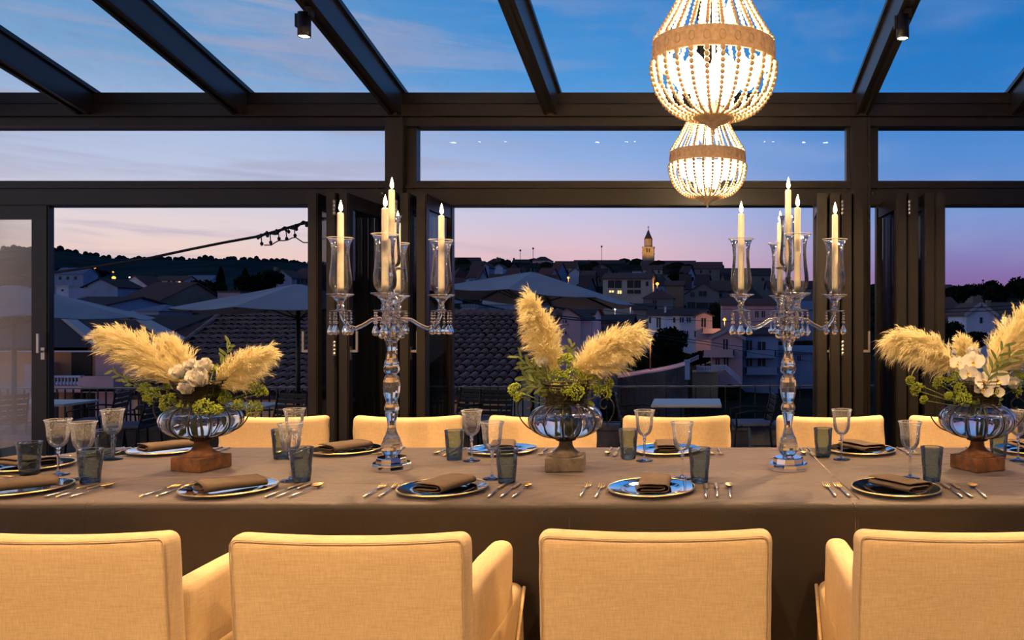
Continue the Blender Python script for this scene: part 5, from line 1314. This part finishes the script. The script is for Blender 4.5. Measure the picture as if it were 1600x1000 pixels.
# right part
house(1510, 1554, 491, 475, 532, 82, 'front', 'white', 'brown', 'white gabled house beyond the doors at the right', [(1531, 1535, 496, 505)], trim=True)
house(1554, 1622, 491, 475, 530, 84, 'side', 'blue', 'brown', 'long wing of the white gabled house with one lit window', [(1566, 1572, 495, 506, 1)], chim=[(1552, 471, 488, 6)], depth=8)
house(1470, 1516, 500, 466, 520, 95, 'side', 'stone', 'red', 'broad red roof left of the white gabled house', (), 16)
house(1474, 1492, 452, 446, 470, 140, 'side', 'blue', 'brown', 'small bluish house just right of the folded doors', [(1480, 1484, 462, 466)])
house(1520, 1536, 455, 450, 470, 160, 'flat', 'stone', 'brown', 'tiny reddish block on the skyline at the right')
# fill the dark slope with many small distant houses
rg = random.Random(21)
for i in range(90):
    for _try in range(40):
        px = rg.uniform(700, 1275) if i < 62 else rg.uniform(85, 485); f = rg.random(); d = 150 + 90 * f if i < 62 else 150 + 160 * f
        sky_y = lerp([(700, 411), (900, 413), (1085, 419), (1130, 431), (1180, 441), (1275, 455)], px) if i < 62 else 425
        if CY - (ground(X(px, d), d) + 5.5 - EYE) * FPX / d < sky_y: continue
        if all(math.hypot(X(px, d) - q[0], d + 3 - q[1]) > q[2] + 4.5 for q in FOOT): break
    else: continue
    x = X(px, d); gz = ground(x, d); yb = CY - (gz - EYE) * FPX / d; wpx = rg.uniform(13, 22) * 180 / d; hp = rg.uniform(2.4, 3.8) * FPX / d
    hk = rg.choice(['side', 'side', 'front', 'hip']); ye = yb - hp; wc = rg.choice(['grey', 'blue', 'cream', 'pink', 'white', 'grey', 'stone']); rc = rg.choice(['red', 'dark', 'brown', 'dark'])
    wn = [(px - wpx * .3, px - wpx * .3 + 2.2, ye + hp * .25, ye + hp * .55), (px + wpx * .15, px + wpx * .15 + 2.2, ye + hp * .25, ye + hp * .55)]
    house(px - wpx / 2, px + wpx / 2, ye, ye - rg.uniform(1.8, 2.8) * FPX / d, yb, d, hk, wc, rc,
          'small %s-walled %s house with %s roof on the dusky %s' % (wc, {'side': 'long', 'front': 'gabled', 'hip': 'hipped'}[hk], rc, 'centre slope' if 700 < px < 960 else 'right slope' if px >= 960 else 'left outskirts'), wn, rot=R(rg.uniform(-25, 25)), group='distant hillside houses')
# church
def church():
    d = 300.; t = thing('church_tower', 'floodlit stone bell tower with a pointed spire above the town', 'tower', (X(1013, d), d, Z(425, d))); O = Vector(t.location); k = d / FPX
    M_t = noisy(mat('tower_stone', (.50, .40, .26), .95), (.40, .31, .20), (.58, .47, .31), .8, bump=.3); M_s = mat('spire_tiles', (.06, .045, .045), .9)
    def zz(py): return Z(py, d) - O.z
    w = 9 * k; MB().box(-w, w, -w, w, 0, zz(387)).obj('shaft', M_t, t)
    MB().box(-w * 1.06, w * 1.06, -w * 1.06, w * 1.06, zz(396.5), zz(395.5)).obj('string_course', M_t, t); MB().box(-w * 1.08, w * 1.08, -w * 1.08, w * 1.08, zz(387.5), zz(386)).obj('cornice', M_t, t)
    for x in (-.28, .12): MB().box(x * w, x * w + .22 * w, -w - .15, -w + .1, zz(395), zz(389)).obj('belfry_opening', M_shut, t)
    b = MB(); b.lathe([(6.4 * k, zz(386)), (6.4 * k, zz(375)), (6.8 * k, zz(375)), (6.8 * k, zz(373.5)), (0, zz(373.5))], 8, smooth=False); b.obj('drum', M_t, t)
    b = MB(); b.lathe([(6.7 * k, zz(374)), (3.2 * k, zz(366)), (0, zz(357.5))], 8, smooth=False); b.obj('spire', M_s, t)
    b = MB(); b.tube([(0, 0, zz(358)), (0, 0, zz(353))], .12, 5); b.bar((-.4, 0, zz(355)), (.4, 0, zz(355)), .15, .15); b.obj('cross', M_s, t)
    for x, e in ((0, 8000), (-13, 2500)): light('SPOT', 'floodlight', (x, -16, zz(408)), e, (1, .50, .12), t, .3, (R(128), 0, -x * .05), R(75), .6)
church()
house(1001, 1086, 415, 408, 432, 280, 'side', 'stone', 'red', 'long church nave roof at the foot of the bell tower', (), 14)
# masts and aerials on the skyline
for px, y0, y1, d, l in ((940, 385, 412, 280, 'tall lattice mast with a box on top, left of the church tower'), (833, 388, 403, 314, 'thin aerial above the square hipped house'), (813, 391, 408, 300, 'thin aerial left of the square hipped house'), (803, 404, 425, 200, 'thin lamp mast above the middle parasol'), (1536, 438, 455, 160, 'thin aerial at the right skyline')):
    t = thing('mast', l, 'mast', (X(px, d), d, Z(y1, d) - 1)); k = d / FPX; h = (y1 - y0) * k + 1
    MB().tube([(0, 0, 0), (0, 0, h)], .8 * k * .5, 6).obj('pole', M_cable, t); MB().box(-1.2 * k, 1.2 * k, -1.2 * k, 1.2 * k, h - 1.5 * k, h + 1 * k).obj('head', M_cable, t)
# retaining wall with the road behind it
t = thing('retaining_wall', 'concrete retaining wall with a roadway, right of the middle vase', 'wall', (0, 0, 0)); M_con = noisy(mat('stained_concrete', (.20, .14, .11), .95), (.13, .09, .075), (.25, .17, .13), .6)
pts = [(965, 591, 66), (992, 587, 64), (1008, 584, 64), (1024, 582, 64), (1041, 579, 64), (1058, 575, 65), (1075, 570, 66)]
for i in range(len(pts) - 1):
    p, q = W(*pts[i]), W(*pts[i + 1]); b = MB(); dx = (q - p) * .012; p += dx; q -= dx
    vs = [p, q, Vector((q.x, q.y, -9)), Vector((p.x, p.y, -9))]; vs += [v + Vector((0, .5, 0)) for v in vs]
    b.add(vs, [(0, 3, 2, 1), (4, 5, 6, 7), (0, 1, 5, 4), (1, 2, 6, 5), (0, 4, 7, 3)]); b.obj('concrete_panel', M_con, t)
vs = [W(*p) + Vector((0, .3, 0)) for p in pts] + [W(p[0], p[1] - 7, p[2] + 9) for p in pts]; n = len(pts); b = MB(); b.add(vs, [(i, i + 1, n + i + 1, n + i) for i in range(n - 1)]); b.obj('roadway', HW['pink'], t)
# white fences by the three-storey house
t = thing('garden_balustrade', 'pale balustrade and stair rail in front of the three-storey house', 'fence', (X(1085, 74), 74, Z(580, 74))); O = Vector(t.location)
def fence(a, b_, d, n, hp):
    p, q = W(a[0], a[1], d) - O, W(b_[0], b_[1], d) - O; h = hp * d / FPX; b = MB(); b.bar(p + Vector((0, 0, h)), q + Vector((0, 0, h)), .12, .1); b.bar(p, q, .12, .08); b.obj('rail', HW['white'], t)
    b = MB()
    for i in range(n): c = p + (q - p) * (i + .5) / n; b.box(c.x - .05, c.x + .05, c.y - .05, c.y + .05, c.z, c.z + h)
    b.obj('pickets', HW['white'], t, kind='stuff')
fence((1088, 580), (1112, 581), 74, 10, 8); fence((1112, 578), (1134, 578), 74, 9, 7); fence((1134, 578), (1158, 600), 73.5, 12, 8); fence((1067, 571), (1092, 560), 82, 10, 5)
MB().box(-.2, 2.2, .3, 3, -2.6, -.1).obj('terrace_wall', HW['orange'], t)
t = thing('gate_post', 'small pale gate post at the end of the retaining wall', 'post', (X(1074, 64.5), 64.5, Z(572, 66))); MB().box(-.2, .2, -.2, .2, -1, .5).obj('shaft', HW['white'], t); MB().box(-.25, .25, -.25, .25, .5, .6).obj('cap', HW['white'], t)

# ---------------------------------------------------------------- street lights and far lights
M_sod = emis('sodium_lamp', (1, .42, .07), 2.6); M_cool = emis('cool_lamp', (.75, .9, 1), 14)
def street_lamp(px, py, d, label, foot=None, r=1.6, e=60, cool=False):
    p = W(px, py, d); k = d / FPX; x = p.x; fz = Z(foot, d) if foot else ground(x, d)
    fz = min(fz, p.z - 1); t = thing('street_lamp', label, 'lamp', (x, d, fz)); h = p.z - fz
    MB().tube([(0, 0, 0), (0, 0, h)], .07, 6).obj('pole', M_con, t); MB().lathe([(.05, h - .25 * 0), (.25, h + .02), (.2, h + .14), (0, h + .2)], 8).obj('hood', M_cable, t)
    b = MB(); b.ball((0, -.05, h), r * k * 1.4, 8, 6, .85); b.obj('lamp_globe', M_cool if cool else M_sod, t)
    if e: light('POINT', 'lamp_glow', (0, -.5, h - .3), e, (.8, .9, 1) if cool else (1, .5, .16), t, .3)
street_lamp(287, 455.5, 150, 'bright orange street lamp in the left part of the town', r=2.4, e=500)
street_lamp(293, 456, 151, 'smaller lamp just right of the bright orange street lamp', r=1.4, e=0)
street_lamp(1016, 530, 70, 'orange street lamp on a tall thin pole beside the retaining wall', 582, r=2.4, e=120)
street_lamp(1132, 499, 98, 'orange lamp at the corner of the pink house', 512, r=2.0, e=260)
street_lamp(1027, 443.5, 145, 'orange street lamp right of the cream apartment block', 452, r=1.9, e=160)
street_lamp(888, 434, 180, 'orange lamp above the right slope of the middle parasol', r=1.4, e=200)
street_lamp(148, 417.5, 280, 'pale yellow lamp on the left hillside', r=1.7, e=0)
street_lamp(178, 434, 200, 'orange lamp below the left hillside, beside the white gable', r=2.0, e=400)
street_lamp(177, 425, 230, 'small lamp straight above the orange hillside lamp', r=.9, e=0)
street_lamp(118, 448.5, 160, 'orange lamp behind the white cube-shaped house', r=1.6, e=300)
street_lamp(203, 433, 170, 'tiny white light on the white gabled house', r=.9, e=0, cool=True)
street_lamp(961, 483, 100, 'cool white lamp at the right corner of the middle parasol, left one', r=.9, e=40, cool=True)
street_lamp(985, 475, 102, 'cool white lamp at the right corner of the middle parasol, upper one', r=1.1, e=60, cool=True)
# overhead wires
def wire(pts, r, label):
    P = [W(*p) for p in pts]; O = P[0].copy(); sp = []
    for i in range(len(P) - 1):
        for k in range(8): sp.append(P[i] + (P[i + 1] - P[i]) * k / 8 - O)
    sp.append(P[-1] - O); b = MB(); b.tube(sp, r, 5); tag(b.obj('overhead_wire', M_cable, None, O), label, 'wire', 'overhead wires')
wire([(690, 462, 30), (760, 478, 32), (830, 492, 35), (900, 500, 40), (985, 500, 46)], .035, 'thick dark wire crossing below the middle parasol')
wire([(820, 482, 36), (860, 492, 38), (930, 500, 42), (1010, 508, 46)], .03, 'dark wire behind the upright plume')
wire([(930, 466, 40), (1010, 478, 44), (1120, 483, 48), (1275, 484, 52)], .016, 'upper thin wire across the white town houses')
wire([(940, 484, 40), (1040, 499, 44), (1150, 503, 48), (1275, 502, 52)], .014, 'middle thin wire across the white town houses')
wire([(1010, 521, 40), (1090, 532, 44), (1180, 545, 48), (1275, 552, 52)], .018, 'lower wire in front of the three-storey house')
wire([(1030, 528, 40), (1110, 539, 44), (1180, 552, 48), (1275, 566, 52)], .016, 'lowest wire in front of the three-storey house')
wire([(1476, 483, 40), (1540, 480, 42), (1610, 475, 44)], .022, 'upper wire crossing the white gabled house at the right')
wire([(1476, 488, 40), (1540, 486, 42), (1610, 480, 44)], .022, 'lower wire crossing the white gabled house at the right')

# ---------------------------------------------------------------- near barrel-tiled roof
M_btile = [noisy(mat('weathered_barrel_tile', (.25, .17, .15), .95, spec=.1), (.22, .13, .105), (.38, .23, .18), 3), noisy(mat('worn_barrel_tile', (.19, .14, .14), .95, spec=.1), (.15, .095, .08), (.29, .185, .15), 3)]
def near_roof():
    y0, y1 = 17.3, 24.; z0, z1 = Z(618, y0), Z(492, y1)
    xa, xb = X(205, 17.3), X(836, 21.0)
    t = thing('tiled_roof_house', 'house with a broad barrel-tiled roof just beyond the terrace railing', 'house', (0, y0, z0 - 4)); sl = Vector((0, y1 - y0, z1 - z0)); Ls = sl.length; s = sl / Ls; nrm = Vector((0, -s.z, s.y))
    O = Vector((0, 0, 4.0))
    def P(x, v): return Vector((x, 0, 0)) + O + s * v
    xt = X(351, y1)                                        # the left edge slants up to the ridge
    b = MB(); vs = [P(xa - .3, 0), P(xb + .2, 0), P(xb + .2, Ls), P(xt, Ls)]; vs += [v - nrm * .1 for v in vs]; b.add(vs, [(0, 1, 2, 3), (7, 6, 5, 4), (0, 4, 5, 1), (1, 5, 6, 2), (2, 6, 7, 3), (3, 7, 4, 0)]); b.obj('roof_deck', RF['dark'], t)
    b = MB(); b.box(xa - .2, xb, .35, 9, 0, 3.9); b.obj('walls', wallm('lamplit_ochre_render', (.80, .50, .27)), t)  # ochre made brighter to stand in for warm light on this wall
    wd, ex = .225, .46; nseg = 5
    def tile_mb():
        b = MB(); vs = []
        for j, (v, r, lift) in enumerate(((0, .098, .055), (ex * 1.12, .078, .012))):
            for k in range(nseg + 1):
                a = pi * k / nseg; vs.append(Vector((r * cos(a), 0, 0)) + s * v + nrm * (r * sin(a) * .9 + lift))
            for k in range(nseg + 1):
                a = pi * k / nseg; rr = r - .014; vs.append(Vector((rr * cos(a), 0, 0)) + s * v + nrm * (rr * sin(a) * .9 + lift))
        m = nseg + 1; fs = [(k, k + 1, 2 * m + k + 1, 2 * m + k) for k in range(nseg)] + [(m + k, k, k + 1, m + k + 1)[::-1] for k in range(nseg)]
        b.add(vs, fs, True); return b
    me = [tile_mb().mesh('roof_tile') for _ in range(2)]
    for i in range(2): me[i].materials.append(M_btile[i])
    rest = [MB(), MB()]; base = tile_mb(); cnt = 0; rg = random.Random(9)
    nr = int(Ls / ex) + 1
    for r in range(nr):
        v = r * ex; left = xa - .2 + (xt - xa + .2) * v / Ls; x = xb
        while x > left:
            jit = rg.uniform(-.012, .012); w = rg.randrange(2)
            vis = x > X(690, y0 + v * .9) or X(350, y0 + v) < x < X(488, y0 + v)
            if cnt < 300 and vis:
                o = bpy.data.objects.new('roof_tile', me[w]); COL.objects.link(o); o.parent = t; o.location = P(x + jit, v + rg.uniform(-.015, .015)); cnt += 1
                o.rotation_euler = (0, rg.uniform(-.05, .05), rg.uniform(-.03, .03))
            else:
                q = P(x + jit, v + rg.uniform(-.015, .015)); rest[w].add([Vector(p) + q for p in base.v], base.f, True)
            x -= wd
    for i in range(2): rest[i].obj('roof_tiles', M_btile[i], t, kind='stuff')
    b = MB(); b.tube([P(xt - .1, Ls) + nrm * .05, P(xb + .2, Ls) + nrm * .05], .11, 8); b.obj('ridge_cap', M_btile[0], t)
    b = MB(); b.tube([P(xa - .3, 0) + nrm * .03, P(xt - .1, Ls) + nrm * .03], .08, 8); b.obj('hip_cap', M_btile[1], t)
near_roof()
